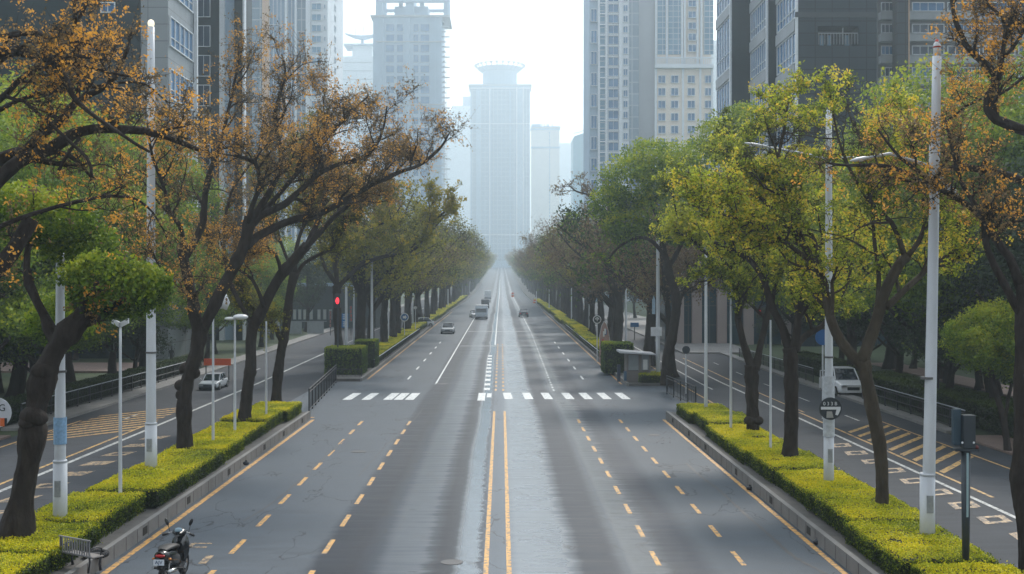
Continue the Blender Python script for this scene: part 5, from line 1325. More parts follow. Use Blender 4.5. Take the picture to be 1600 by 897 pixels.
# thin poles on the strips
def thin(px, py, top, label, kind='flat', dia=.12):
    r_, x, Y, z0, z1 = pole(px, py, top, dia, label, sleeve=False)
    hh = z1 - z0
    b = MB(); b.tube([(0, 0, 0), (0, 0, .25)], dia*.8, 10); b.build('foot', POLE, r_)
    if kind == 'vee':
        for s in (-1, 1):
            b = MB(); b.box(-.02, .26, -.05, .05, -.02, .14, T=(0, 0, hh)); b.v = [(s*p[0], p[1], p[2] + abs(p[0])*.6) for p in b.v]; b.build('bracket', LAMPW, r_)
    if kind == 'lamp':
        b = MB(); b.tube([(0, 0, hh), (.1, 0, hh+.25), (.35, 0, hh+.35)], .035, 8); b.build('lamp_arm', POLE, r_)
        b = MB(); b.tube([(.30, 0, hh+.30), (.42, 0, hh+.45), (.42, 0, hh+.9)], [.34, .28, .08], 14); b.build('lamp_shade', LAMPW, r_, smooth=True)
        b = MB(); b.ell((.34, 0, hh+.28), (.28, .28, .14)); b.build('lamp_lens', GLASS_L, r_, smooth=True)
    if kind == 'mush':
        b = MB(); b.ell((.25, 0, hh+.02), (.34, .34, .13)); b.build('lamp_shade', LAMPW, r_, smooth=True)
        b = MB(); b.ell((-.2, 0, hh-.05), (.26, .26, .08)); b.build('lamp_lens', GLASS_L, r_, smooth=True)
    if kind == 'hood':
        b = MB(); b.prism([(-.35, .75), (-.12, .62), (.05, .1), (.02, -.1), (-.10, .0)], 'y', -.12, .12); b.v = [(p[0], p[1], p[2]+hh) for p in b.v]; b.build('lamp_hood', LAMPW, r_)
    return r_
thin(188, 769, 512, 'thin white pole with a small forked bracket on the left strip', 'vee')
thin(333, 687, 488, 'thin pole with a bell-shaped lamp half hidden by the forked tree', 'lamp')
thin(367, 672, 496, 'thin grey pole with a small white dome lamp beside the bell-shaped one', 'mush', .13)
thin(416, 650, 502, 'short thin white pole between two dark trunks at the end of the left strip', 'flat', .12)
thin(1103, 635, 385, 'plain tall grey pole behind the black railing on the right', 'flat', .20)
thin(1142, 667, 455, 'thin pole with a hooded lamp left of the low forking tree', 'hood', .13)
thin(1204, 697, 500, 'thin tapering white post between two dark trunks on the right strip', 'flat', .11)
# beyond the junction
def far_pole(px, top, Y, dia, label, cat='pole'):
    return pole(px, 0, top, dia, label, zbase=g(Y)+.05, Y=Y, sleeve=False, cat=cat)
r_, x, Y, z0, z1 = far_pole(1028, 372, 84.8, .34, 'thick white pole with a square white box beside the kiosk at the junction')
b = MB(); b.box(-.55, .25, -.28, -.16, Zt(525, Y)-z0, Zt(511, Y)-z0); b.build('square_box', LAMPW, r_, bevel=.02)
b = MB(); b.box(-.42, -.2, -.05, .05, Zt(512, Y)-z0+1.0, Zt(488, Y)-z0+.9); b.prism([(-.42, Zt(488, Y)-z0+.9), (-.2, Zt(488, Y)-z0+.9), (-.3, Zt(462, Y)-z0)], 'y', -.05, .05); b.build('pointed_signboard', mat('sign_pale_blue', (0.35, 0.48, 0.58), rough=.4, noise=.4, scale=6), r_)
far_pole(581, 408, 100, .28, 'white pole rising beyond the square bush on the left')
far_pole(541, 448, 98, .30, 'white pole partly hidden by the first left tree after the junction')
for i, (px, top, Y) in enumerate(((553, 430, 125), (606, 455, 128), (645, 452, 165), (978, 410, 125), (921, 440, 150), (893, 450, 190), (858, 452, 240), (838, 455, 300), (668, 445, 210), (700, 452, 260))):
    side_ = 'left' if px < 783 else 'right'
    k = [q for q in ((553, 606, 645, 668, 700) if px < 783 else (978, 921, 893, 858, 838))].index(px)+1
    far_pole(px, top, Y, .24, f'far white pole among the {side_} row of trees, {ord_word(k)} beyond the junction')
# round dark sign on the pole
Y = 37.9; x = X(1296, Y); z = Zt(638, Y)
root = empty('round_sign', (x, Y-.08, z), 'round black sign with white figures and a white bar, mounted on the tall pole', 'sign')
b = MB(); b.disc((0, 0, 0), (0, 1, 0), .36, .05, 32); b.build('disc', POLE_D, root)
b = MB(); b.box(-.31, .33, -.045, -.028, -.03, .06); b.prism([(.33, -.03), (.20, -.03), (.16, -.20), (.24, -.22)], 'y', -.045, -.028); b.build('white_bar', LAMPW, root)
b = MB(); b.prism([(-.12, -.09), (.05, -.09), (.10, -.30), (-.13, -.30)], 'y', -.045, -.028); b.build('grey_shape', mat('sign_grey', (.35, .35, .33)), root)
text_mesh('figures', '0 3 3 B', .16, LAMPW, root, (-.01, -.045, .16))
b = MB()
for k in range(40):
    a0, a1 = k*math.pi/20, (k+1)*math.pi/20
    b.tube([(math.cos(a0)*.36, -.03, math.sin(a0)*.36), (math.cos(a1)*.36, -.03, math.sin(a1)*.36)], .012, 5)
b.build('rim', POLE_D, root)
# round white sign at the left edge
Y = 31; x = X(-6, Y); z = Zt(645, Y)
root = empty('round_sign', (x, Y, 0), 'round white sign with dark letter cut by the left edge', 'sign')
b = MB(); b.disc((0, 0, z), (0, 1, 0), .41, .04, 32); b.build('disc', mat('sign_white', (.62, .64, .70), rough=.4), root)
text_mesh('letter', 'G', .26, POLE_D, root, (.17, -.03, z+.13))
b = MB(); b.box(.12, .24, -.045, -.025, z-.36, z-.14); b.build('orange_mark', mat('mark_orange', (.75, .16, .04)), root)
b = MB(); b.box(.245, .30, -.045, -.025, z-.36, z-.14); b.build('black_mark', POLE_D, root)
b = MB(); b.tube([(0, .05, 0), (0, .05, z+.3)], .045, 10); b.build('post', POLE_D, root)
# signal box seen from behind
Y = 27.2; x = X(1509, Y)
root = empty('traffic_signal', (x, Y, .36), 'black signal box on a dark post standing in the right hedge', 'traffic signal')
zt_ = Zt(648, Y)-.36; zlow = Zt(700, Y)-.36
b = MB(); b.box(-.10, .19, -.12, .12, zlow, zt_); b.build('housing', POLE_D, root, bevel=.015)
b = MB(); b.box(-.28, -.105, .0, .16, zlow+.06, zt_+.13); b.build('side_housing', mat('housing_blue_black', (.03, .06, .085), rough=.4), root, bevel=.01)
b = MB(); b.box(-.30, .26, -.14, .14, zlow-.06, zlow-.01); b.build('bracket', POLE_D, root)
b = MB(); b.ell((.23, -.05, zlow+.02), (.055, .055, .055)); b.build('end_cap', mat('cap_dark_red', (.12, .02, .02)), root, smooth=True)
for xx in (-.13, .14): b = MB(); b.ell((xx, -.125, zlow+.14), (.025, .015, .03)); b.build('bolt', LAMPW, root, smooth=True)
b = MB(); b.tube([(0, 0, 0), (.0, 0, zlow-.06)], [.075, .115], 12); b.build('post', POLE_D, root, smooth=True)
b = MB(); b.box(-.03, .02, -.125, -.118, 1.6, zlow-.1); b.v = [(p[0], p[1]+.02*(1-p[2]/zlow), p[2]) for p in b.v]; b.build('reflective_strip', mat('strip_pale', (.30, .42, .45), rough=.2), root)
# signs beyond the junction
def sign_on_post(name, px, py, Y, r, disc_m, label, ring=None, mark_=None, zb_=None):
    x = X(px, Y); z = Zt(py, Y) - g(Y); root = empty(name, (x, Y, g(Y)+.1), label, 'sign')
    b = MB(); b.tube([(0, .06, 0), (0, .06, z+r*.6)], .045, 8); b.build('post', POLE, root)
    if ring: b = MB(); b.disc((0, .015, z), (0, 1, 0), r*1.0, .03, 28); b.build('ring', ring, root); b = MB(); b.disc((0, -.015, z), (0, 1, 0), r*.8, .03, 28); b.build('disc', disc_m, root)
    else: b = MB(); b.disc((0, 0, z), (0, 1, 0), r, .04, 28); b.build('disc', disc_m, root)
    if mark_: mark_(root, z, r)
    return root
BLUE = mat('sign_blue', (.02, .12, .35), rough=.4); WSIGN = mat('sign_face_white', (.8, .82, .84), rough=.4); RED = mat('signal_red', (.8, .02, .03), emit=(1, .03, .05), emit_s=1.2)
def arrow(root, z, r):
    b = MB(); pts = [(-.35, -.25), (.1, -.25), (.1, -.5), (.5, 0), (.1, .5), (.1, .25), (-.35, .25)]
    b.prism([(p[0]*r*1.1, z+p[1]*r*1.1) for p in pts], 'y', -.06, -.035); b.build('arrow', WSIGN, root)
sign_on_post('round_sign', 632, 497, 135, .50, BLUE, 'round blue sign with white arrow on the left beyond the junction', WSIGN, arrow)
def tmark(root, z, r):
    b = MB(); b.box(-r*.08, r*.08, -.06, -.035, z-r*.4, z+r*.3); b.box(-r*.35, r*.35, -.06, -.035, z+r*.05, z+r*.2)
    for k in range(12):
        a0, a1 = k*math.pi/12, (k+1)*math.pi/12; b.tube([(math.cos(a0)*r*.45, -.05, z+math.sin(a0)*r*.45), (math.cos(a1)*r*.45, -.05, z+math.sin(a1)*r*.45)], .025, 4)
    b.build('emblem', WSIGN, root)
sign_on_post('round_sign', 933, 501, 104, .38, POLE_D, 'round black and white sign beside the tall arched banner on the right', WSIGN, tmark)
sign_on_post('round_sign', 1286, 530, 62, .42, BLUE, 'round blue sign half hidden behind the tall pole on the right')
r_ = sign_on_post('round_mirror', 1072, 549, 76, .26, POLE_D, 'small dark round mirror on a thin post behind the black railing')
r_ = sign_on_post('square_sign', 649, 482, 150, .22, WSIGN, 'small white sign on a post above the turning car')
# arched banner
Y = 102; x = X(944, Y); root = empty('banner_sign', (x, Y, g(Y)+.2), 'tall narrow arched banner with red and white figures by the right road', 'banner')
hz_ = Zt(502, Y)-g(Y)-.2
pr = [(-.42, 0), (.5, 0), (.5, hz_*.5), (.38, hz_*.75), (.2, hz_*.92), (.0, hz_), (-.22, hz_*.88), (-.38, hz_*.65), (-.42, hz_*.4)]
b = MB(); b.prism(pr, 'y', -.04, .04); b.build('board', mat('banner_pink', (.42, .27, .24), rough=.5, noise=.3, scale=4), root)
b = MB()
for k in range(len(pr)-1):
    if k: b.tube([(pr[k][0], 0, pr[k][1]), (pr[k+1][0], 0, pr[k+1][1])], .035, 6)
b.build('frame', LAMPW, root)
rq = random.Random(3)
for k, (m_, nn) in enumerate(((mat('banner_red', (.6, .08, .06)), 4), (mat('banner_blue', (.1, .14, .3)), 4), (WSIGN, 5))):
    b = MB()
    for j in range(nn):
        a = rq.uniform(-.3, .2); c = rq.uniform(.5, hz_*.75); b.box(a, a+rq.uniform(.08, .2), -.06-k*.004, -.043, c, c+rq.uniform(.15, .5))
    b.build('figures', m_, root)
# traffic lights
Y = 90.0; x = X(527.5, Y); z = Zt(470, Y)
root = empty('traffic_signal', (x, Y, g(Y)), 'dark traffic signal showing red in front of the first left tree', 'traffic signal')
b = MB(); b.tube([(0, .1, 0), (0, .1, z+.4-g(Y))], .07, 8); b.build('post', POLE_D, root)
b = MB(); b.box(-.24, .24, -.12, .1, z-g(Y)-.55, z-g(Y)+.55); b.build('housing', POLE_D, root, bevel=.03)
b = MB(); b.ell((0, -.13, z-g(Y)), (.14, .06, .26)); b.build('red_light', RED, root, smooth=True)
Y = 125.0; x = X(1187, Y); z = Zt(488, Y)
root = empty('traffic_signal', (x, Y, g(Y)), 'dark lattice signal showing a red panel behind the low forking tree', 'traffic signal')
b = MB(); b.tube([(.7, .1, 0), (.7, .1, z-g(Y))], .08, 8); b.build('post', POLE_D, root)
b = MB(); b.box(-.35, 1.2, -.02, .1, z-g(Y)-.6, z-g(Y)+.6); b.build('housing', POLE_D, root)
b = MB(); b.box(-.2, .1, -.06, -.03, z-g(Y)-.25, z-g(Y)+.25); b.build('red_light', RED, root)
# red vertical shop sign, blue sign and their kin
def board(name, px0, py0, px1, py1, Y, m_, label, marks=None, mm=None, post=True):
    x0, x1, z0_, z1_ = X(px0, Y), X(px1, Y), Zt(py1, Y)-g(Y), Zt(py0, Y)-g(Y); xc_ = (x0+x1)/2
    root = empty(name, (xc_, Y, g(Y)), label, 'sign')
    b = MB(); b.box(x0-xc_, x1-xc_, -.04, .04, z0_, z1_); b.build('board', m_, root, bevel=.01)
    if post: b = MB(); b.tube([(0, .08, 0), (0, .08, z1_-.1)], .05, 8); b.build('post', POLE_D, root)
    if marks:
        rq = random.Random(px0); n = marks; hh = (z1_-z0_)/n; ww = x1-x0
        for k in range(n):
            b = MB(); zc = z0_+hh*(k+.5)
            for q in range(3): b.box(-ww*.32, ww*.32, -.055, -.042, zc+(q-1)*hh*.28-.015*hh, zc+(q-1)*hh*.28+hh*.09)
            xx = rq.uniform(-.2, .15)*ww; b.box(xx, xx+ww*.12, -.056, -.0425, zc-hh*.38, zc+hh*.38)
            b.build('lettering', mm or WSIGN, root)
    return root
board('shop_sign', 514.5, 486, 518, 512, 150, POLE_D, 'narrow dark sign with pink characters left of the first junction tree', 4, mat('pink_letters', (.75, .35, .3)))
board('shop_sign', 545.5, 478, 551, 503, 150, mat('sign_teal', (.04, .16, .18)), 'narrow sign with red, white and green characters beyond the left bushes', 4, mat('red_letters', (.7, .06, .05)))
board('blue_sign', 534, 490, 544, 512, 100, mat('sign_bright_blue', (.03, .20, .50), rough=.5), 'blue notice board with white characters beside the first junction tree', 2, WSIGN)
board('blue_sign', 985, 504, 998, 511, 140, mat('sign_bright_blue', (.03, .20, .50), rough=.5), 'small blue awning sign among the right trunks')
board('direction_sign', 1255, 563, 1312, 570, 105, mat('sign_white_red', (.6, .45, .42)), 'white and pink direction board above the railing behind the parked pickup')

# ------------------------------------------------------------------ railings, kiosk, seat
def railing(name, pts, h, label, step=.28, m=RAILBLK, bars=True, rails=(.08, 1.0), post_step=2.0, top_m=None, cat='railing'):
    b0 = pts[0]; root = empty(name, b0, label, cat)
    A = [Vector(p)-Vector(b0) for p in pts]
    for q in rails:
        b = MB(); b.tube([(a.x, a.y, a.z+h*q) for a in A], .03, 6); b.build('rail', (top_m if (top_m and q == rails[-1]) else m), root)
    bb = MB(); done = set()
    for a, c in zip(A[:-1], A[1:]):
        L_ = (c-a).length; n = max(1, int(L_/step)); npst = max(1, round(L_/post_step))
        if bars:
            for k in range(n): p = a + (c-a)*(k+.5)/n; bb.box(p.x-.012, p.x+.012, p.y-.012, p.y+.012, p.z+h*rails[0], p.z+h*rails[-1])
        for k in range(npst+1):
            p = a + (c-a)*k/npst
            if (round(p.x, 2), round(p.y, 2)) in done: continue
            done.add((round(p.x, 2), round(p.y, 2)))
            bp_ = MB(); bp_.box(p.x-.035, p.x+.035, p.y-.035, p.y+.035, p.z, p.z+h*1.02); bp_.build('post', m, root)
    if bars:
        ob_ = bb.build('bars', m, root)
        if len(bb.f) > 6*100: ob_['kind'] = 'stuff'
    return root
railing('black_railing', [(X(483, 66), 66, 0), (X(525, 85), 85, 0)], 1.35, 'black barred railing at the left junction corner, end of the yellow hedge', .42, rails=(.12, .86, 1.0))
railing('black_railing', [(X(1042, 76.5), 76.5, 0), (X(1087, 68.5), 68.5, 0)], 1.25, 'black barred railing at the right junction corner near the kiosk', .42, rails=(.12, .86, 1.0))
railing('park_railing', [(-25.0, y, .13) for y in (60, 70, 80, 92)], 1.0, 'long black railing along the left park pavement', rails=(.1, .5, 1.0), top_m=W_FRG)
railing('park_railing', [(22.75, y, .13) for y in (56.5, 64, 72.5)], 1.0, 'black railing along the right park pavement, nearer part', rails=(.1, .5, .9, 1.05), top_m=W_FRG)
railing('park_railing', [(22.75, y, .13) for y in (84, 92, 100, 110)], 1.0, 'black railing along the right park pavement, beyond the white pickup', rails=(.1, .5, .9, 1.05), top_m=W_FRG)
railing('road_guardrail', [(9.25, y, g(y)+.2) for y in (94, 105, 118, 132, 148, 165)], .55, 'white topped guardrail along the right edge of the far road', bars=False, rails=(.5, 1.0), top_m=W_FR, cat='guardrail')
railing('road_guardrail', [(-10.6, y, g(y)+.2) for y in (96, 108, 120, 134, 150)], .7, 'patterned low guardrail along the left edge of the far road', .5, rails=(.2, 1.0), top_m=W_FR, cat='guardrail')
railing('low_fence', [(-13.2, 88.0, .1), (-10.7, 88.2, .1)], .7, 'low black fence in front of the square clipped bush', .3)
b = MB()
root = empty('fence_panels', (-30, 152, g(152)), 'row of pale grey fence panels across the left side road', 'fence')
for k in range(7):
    b = MB(); b.box(-13+k*2.9, -13+k*2.9+2.2, -.03, .03, .15, 1.7); b.build('panel', mat('panel_pale', (.35, .38, .40), rough=.6, noise=.3, scale=2), root)
b = MB(); b.box(-13.2, 7, -.06, .06, 1.72, 1.8); b.build('top_rail', W_FRG, root)
# kiosk
Y = 84.0; x = X(994, Y); root = empty('kiosk', (x, Y, .2), 'small grey kiosk with overhanging flat roof at the right junction island', 'kiosk')
KW = mat('kiosk_wall', (.20, .18, .17), rough=.7, noise=.2, scale=1.5)
b = MB(); b.box(-.75, 1.15, 0, 1.9, 0, .85); b.box(-.75, -.62, 0, 1.9, .85, 2.2); b.box(.2, .42, 0, .1, .85, 2.2); b.box(1.02, 1.15, 0, 1.9, .85, 2.2); b.box(-.62, 1.02, 1.8, 1.9, .85, 2.2); b.build('wall', KW, root)
b = MB(); b.prism([(-1.35, 2.30), (1.45, 2.14), (1.45, 2.24), (-1.35, 2.46)], 'y', -.7, 2.2); b.build('roof', mat('kiosk_roof', (.55, .56, .60), rough=.4), root)
KG = mat('kiosk_glass', (.30, .33, .35), rough=.2)
b = MB(); b.box(-.60, .19, .03, .07, .9, 2.12); b.build('window', KG, root)
b = MB(); b.box(.44, 1.0, .03, .07, .9, 2.12); b.build('window', KG, root)
b = MB(); b.box(.55, .9, -.02, .02, .95, 1.75); b.build('notice', WSIGN, root)
b = MB(); b.box(-1.5, -1.25, -.1, .15, 0, 1.35); b.build('bin', mat('bin_blue_black', (.03, .05, .08), rough=.5), root, bevel=.02)
b = MB(); b.box(-1.0, -.78, -.25, -.1, .1, .85); b.build('blue_panel', mat('panel_blue', (.05, .12, .2), rough=.4), root)
root.scale = (.92, .92, .92)
# cast-metal seat on the left kerb
Y = 28.6; x = X(126, Y); root = empty('park_bench', (x, Y, .37), 'small metal bench with slatted back on the left kerb ledge', 'bench', rz=rad(148))
root.scale = (.8,)*3
SEATM = mat('bench_top', (.22, .20, .19), rough=.6); IRON = mat('cast_iron', (.03, .03, .035), rough=.5)
b = MB(); b.box(-.75, .75, -.28, .12, .42, .46); b.build('seat', SEATM, root, bevel=.01)
b = MB()
for k in range(13): xx = -.70+k*.115; b.box(xx, xx+.035, .20, .23, .50, .98)
b.box(-.74, .74, .19, .24, .96, 1.0); b.box(-.74, .74, .19, .24, .48, .52)
b.build('backrest', mat('bench_back', (.22, .22, .23), rough=.5), root)
b = MB()
for k in range(24):
    a0, a1 = k*math.pi/12, (k+1)*math.pi/12
    for rr2, cx_ in ((.14, -.35), (.09, -.35)): b.tube([(cx_+math.cos(a0)*rr2, .18, .72+math.sin(a0)*rr2), (cx_+math.cos(a1)*rr2, .18, .72+math.sin(a1)*rr2)], .015, 5)
b.build('scroll_ornament', IRON, root)
b = MB(); b.tube([(math.cos(k*math.pi/12)*.16+.3, .18, .72+math.sin(k*math.pi/12)*.16) for k in range(25)], .015, 5); b.build('scroll_ornament', IRON, root)
for sx_ in (-.66, .66):
    b = MB(); b.tube([(sx_, -.22, 0), (sx_, -.18, .2), (sx_, -.24, .43)], [.05, .03, .04], 8); b.build('leg', IRON, root, smooth=True)
    b = MB(); b.tube([(sx_, .24, 0), (sx_, .18, .3), (sx_, .2, .6), (sx_, .22, .98)], .03, 8); b.build('leg', IRON, root, smooth=True)
    b = MB(); b.tube([(sx_, .2, .68), (sx_, -.05, .74), (sx_, -.26, .66), (sx_, -.22, .46)], .025, 8); b.build('armrest', IRON, root, smooth=True)
Y = 29.6; x = X(142, Y); 
root = empty('spare_tyre', (X(150, 29.8), 29.8, .9), 'dark tyre lying on the kerb behind the bench', 'tyre')
b = MB()
for k in range(28):
    a0, a1 = k*2*math.pi/28, (k+1)*2*math.pi/28; b.tube([(math.cos(a0)*.26, math.sin(a0)*.26, 0), (math.cos(a1)*.26, math.sin(a1)*.26, .0)], .075, 8)
b.build('rubber', mat('rubber', (.018, .018, .02), rough=.8, noise=.4, scale=20), root, smooth=True)
b = MB(); b.tube([(0, 0, -.03), (0, 0, .02)], .17, 16); b.build('hub', IRON, root)
root.location.z = .45
# ------------------------------------------------------------------ vehicles
TYRE = mat('tyre_rubber', (.02, .02, .022), rough=.85); RIM = mat('wheel_rim', (.4, .41, .42), rough=.3, metal=.8)
CARGL = mat('car_glass', (.02, .03, .04), rough=.05, spec=.9); HEADL = mat('headlight_glass', (.75, .78, .8), rough=.1); TAILL = mat('tail_light', (.5, .02, .02), rough=.2)
def paint(name, c): return mat(name, c, rough=.25, noise=.05, spec=.7)
def sections(b, secs):
    """loft of cross-sections: (y, halfwidth_low, halfwidth_high, z0, z1) in order along the length"""
    rings = []
    for y, wl, wh, z0, z1 in secs:
        m = (z0+z1)/2; rings.append([(-wl*.94, y, z0), (-wl, y, z0+(m-z0)*.5), (-wl*.99, y, m), (-wh, y, z1-(z1-m)*.15), (-wh*.9, y, z1), (wh*.9, y, z1), (wh, y, z1-(z1-m)*.15), (wl*.99, y, m), (wl, y, z0+(m-z0)*.5), (wl*.94, y, z0)])
    i0 = len(b.v); n = len(rings[0])
    for r in rings: b.v += r
    for k in range(len(rings)-1):
        for j in range(n):
            b.f.append((i0+k*n+j, i0+k*n+(j+1) % n, i0+(k+1)*n+(j+1) % n, i0+(k+1)*n+j)); b.mi.append(b.cur)
    b.f.append(tuple(i0+j for j in range(n))); b.mi.append(b.cur)
    e = i0+(len(rings)-1)*n; b.f.append(tuple(e+j for j in range(n))[::-1]); b.mi.append(b.cur)
def car(x, y, z, rz, pm, label, kind='hatch', cat='car', name='car', group=None):
    """nose toward -y at rz = 0"""
    root = empty(name, (x, y, z), label, cat, group, rz)
    W_, Ln = .88, 2.15; hb = .86; hr = 1.45
    if kind == 'suv': W_, Ln, hb, hr = .95, 2.35, 1.02, 1.75
    b = MB(); sections(b, [(-Ln, W_*.78, W_*.72, .35, hb*.72), (-Ln+.18, W_*.95, W_*.88, .24, hb*.82), (-Ln+.9, W_, W_*.93, .22, hb*.95), (-.6, W_, W_*.94, .22, hb), (1.0, W_, W_*.94, .22, hb+.02), (Ln-.25, W_*.97, W_*.9, .24, hb+.02), (Ln, W_*.85, W_*.8, .36, hb*.9)])
    b.build('body', pm, root, smooth=False, bevel=.03)
    b = MB(); sections(b, [(-.95, W_*.80, W_*.74, hb-.06, hb), (-.25, W_*.86, W_*.70, hb-.06, hr-.05), (.3, W_*.87, W_*.72, hb-.06, hr-.01), (1.2, W_*.86, W_*.70, hb-.06, hr-.05), (Ln-.12, W_*.80, W_*.66, hb-.06, hb+.05)])
    b.build('windows', CARGL, root)
    b = MB(); sections(b, [(-.30, W_*.705, W_*.69, hr-.055, hr-.02), (.3, W_*.725, W_*.70, hr-.02, hr+.015), (1.28, W_*.71, W_*.69, hr-.055, hr-.01)]); b.build('roof', pm, root)
    b = MB()
    for s in (-1, 1):
        for (ya, yb, xa, xb_) in ((-.93, -.27, .82, .715), (1.75, 1.22, .82, .71)):
            b.tube([(s*W_*xa, ya, hb), (s*W_*xb_, yb, hr-.06)], .04, 6)
        b.tube([(s*W_*.875, .38, hb), (s*W_*.735, .38, hr-.04)], .035, 6)
    b.build('pillars', pm, root)
    for s in (-1, 1):
        for yy in (-Ln+.78, Ln-.75):
            b = MB(); b.tube([(s*(W_-.20), yy, .32), (s*(W_+.015), yy, .32)], .32, 20); w_ = b.build('wheel', TYRE, root)
            b = MB(); b.tube([(s*(W_+.01), yy, .32), (s*(W_+.03), yy, .32)], .20, 16); b.build('rim', RIM, w_)
        b = MB(); b.box(*sorted((s*W_*.45, s*W_*.86)), -Ln+.0, -Ln+.2, hb*.60, hb*.76); b.build('headlight', HEADL, root, bevel=.02)
        b = MB(); b.box(*sorted((s*W_*.52, s*W_*.86)), Ln-.14, Ln+.01, hb*.66, hb*.9); b.build('tail_light', TAILL, root, bevel=.02)
        b = MB(); b.ell((s*(W_+.1), -.72, hb+.08), (.1, .07, .07)); b.build('wing_mirror', pm, root, smooth=True)
    b = MB(); b.box(-W_*.42, W_*.42, -Ln-.012, -Ln+.1, hb*.42, hb*.62); b.build('grille', POLE_D, root)
    b = MB(); b.box(-W_*.8, W_*.8, -Ln-.05, -Ln+.15, .26, .40); b.build('bumper', pm if kind == 'suv' else POLE_D, root, bevel=.02)
    b = MB(); b.box(-.22, .22, Ln-.02, Ln+.02, .5, .62); b.build('number_plate', WSIGN, root)
    return root
WP = paint('car_paint_white', (.72, .74, .77)); SP = paint('car_paint_silver', (.42, .45, .48)); GP = paint('car_paint_grey', (.12, .14, .16)); BP = paint('car_paint_dark', (.03, .035, .045))
def roadY(py):
    lo, hi = 30.0, 700.0
    for _ in range(50):
        m_ = (lo+hi)/2
        if HY + (H-g(m_))*F/m_ > py: lo = m_
        else: hi = m_
    return lo
Y = roadY(522); car(X(699, Y), Y+2, g(Y), 0, SP, 'silver car with bright roof coming down the left lanes, nearest on the avenue')
Y = roadY(497); car(X(742, Y), Y+3, g(Y), rad(8), WP, 'white car in the left lanes beside the white bus')
Y = roadY(473); car(X(761, Y), Y+3, g(Y), 0, GP, 'grey car behind the bus in the avenue queue')
Y = roadY(495); car(X(818, Y), Y, g(Y), math.pi, GP, 'dark grey car driving away on the right side of the avenue')
Y = roadY(512); car(X(655, Y), Y+1, g(Y), rad(-65), WP, 'white car turning in at the left hedge opening')
Y = 81.0; car(X(334, Y), Y, 0, 0, SP, 'silver car on the left frontage road behind the forked tree').scale = (.8, .8, .72)
c_ = car(22.9, 77.2, .0, 0, WP, 'white pickup-like car with open door parked at the right kerb', 'suv', 'car')
b = MB(); b.box(-1.75, -.98, -.62, -.55, .45, 1.12); b.box(-1.7, -1.65, -.62, -.56, 1.12, 1.6); b.box(-1.7, -1.0, -.62, -.56, 1.56, 1.62); b.build('open_door', WP, c_)
def van(x, y, z, pm, label, w=1.05, l=5.2, h=2.4, cat='van', name='van', glass_band=False):
    root = empty(name, (x, y, z), label, cat)
    b = MB(); b.prism([(-l/2, .35), (-l/2, 1.0), (-l/2+.25, h*.9), (-l/2+.5, h), (l/2, h), (l/2, .35)], 'x', -w, w); b.build('body', pm, root, bevel=.06)
    b = MB(); b.box(-w*.86, w*.86, -l/2-.02, -l/2+.08, h*.52, h*.80); b.v = [(p[0], p[1]+(p[2]-1.0)*.17, p[2]) for p in b.v]; b.build('windscreen', CARGL, root)
    for s in (-1, 1):
        b = MB(); b.box(*sorted((s*w, s*(w+.01))), -l/2+.7, l/2-.3, h*.52, h*.82); b.build('side_window', GL_BLUE if glass_band else CARGL, root)
        for yy in (-l/2+.9, l/2-.9): b = MB(); b.tube([(s*(w-.22), yy, .38), (s*(w+.01), yy, .38)], .38, 18); b.build('wheel', TYRE, root)
        b = MB(); b.box(*sorted((s*w*.6, s*w*.92)), -l/2-.03, -l/2+.05, .62, .82); b.build('headlight', HEADL, root)
    b = MB(); b.box(-w*.9, w*.9, -l/2-.08, -l/2+.02, .32, .52); b.build('bumper', POLE_D, root)
    return root
Y = roadY(499); van(X(752, Y), Y+3.2, g(Y), paint('bus_pale', (.55, .62, .70)), 'blue and white small bus leading the avenue queue', 1.25, 6.8, 2.7, 'bus', 'small_bus', True)
v_ = [o for o in bpy.data.objects if o.name == 'small_bus'][0]
b = MB(); b.box(-1.22, 1.22, -3.0, 3.3, 2.72, 2.86); b.build('white_roof', WP, v_, bevel=.03)
Y = roadY(482); van(X(758, Y), Y+3, g(Y), BP, 'dark van directly behind the small bus')
Y = roadY(467); r_ = van(X(762, Y), Y+4, g(Y), WP, 'white box truck at the back of the avenue queue', 1.2, 7, 3.1, 'truck', 'box_truck')

# orange panels and barrel
for o in bpy.data.objects:
    if o.name in ('small_bus', 'box_truck', 'van'): o.scale = (.86,)*3
def barrel(px, py, label, r=.35, h=1.1):
    Y = roadY(py); root = empty('traffic_barrel', (X(px, Y), Y, g(Y)), label, 'barrel')
    b = MB(); b.tube([(0, 0, 0), (0, 0, h*.5), (0, 0, h)], [r, r*.92, r*.8], 14); b.build('drum', mat('barrel_orange', (.7, .14, .05), rough=.5), root)
    b = MB(); b.tube([(0, 0, h*.45), (0, 0, h*.6)], r*.95, 14); b.build('white_stripe', WSIGN, root)
barrel(801, 464, 'small orange barrel far down the avenue right of the centre line', .5, 1.5)
barrel(836, 474, 'low orange barrel at the right kerb far down the avenue', .55, 1.0)
Y = 83.5; root = empty('road_barrier', (X(327, Y), Y+2.4, 0.3), 'orange red barrier board behind the silver car on the left frontage road', 'barrier')
b = MB(); b.box(-1.0, 1.0, -.04, .04, .95, 1.45); b.build('board', mat('barrier_orange', (.75, .13, .05), rough=.5), root)
for s in (-.85, .85): b = MB(); b.tube([(s, 0, -.3), (s, 0, 1.0)], .04, 8); b.build('leg', POLE_D, root)

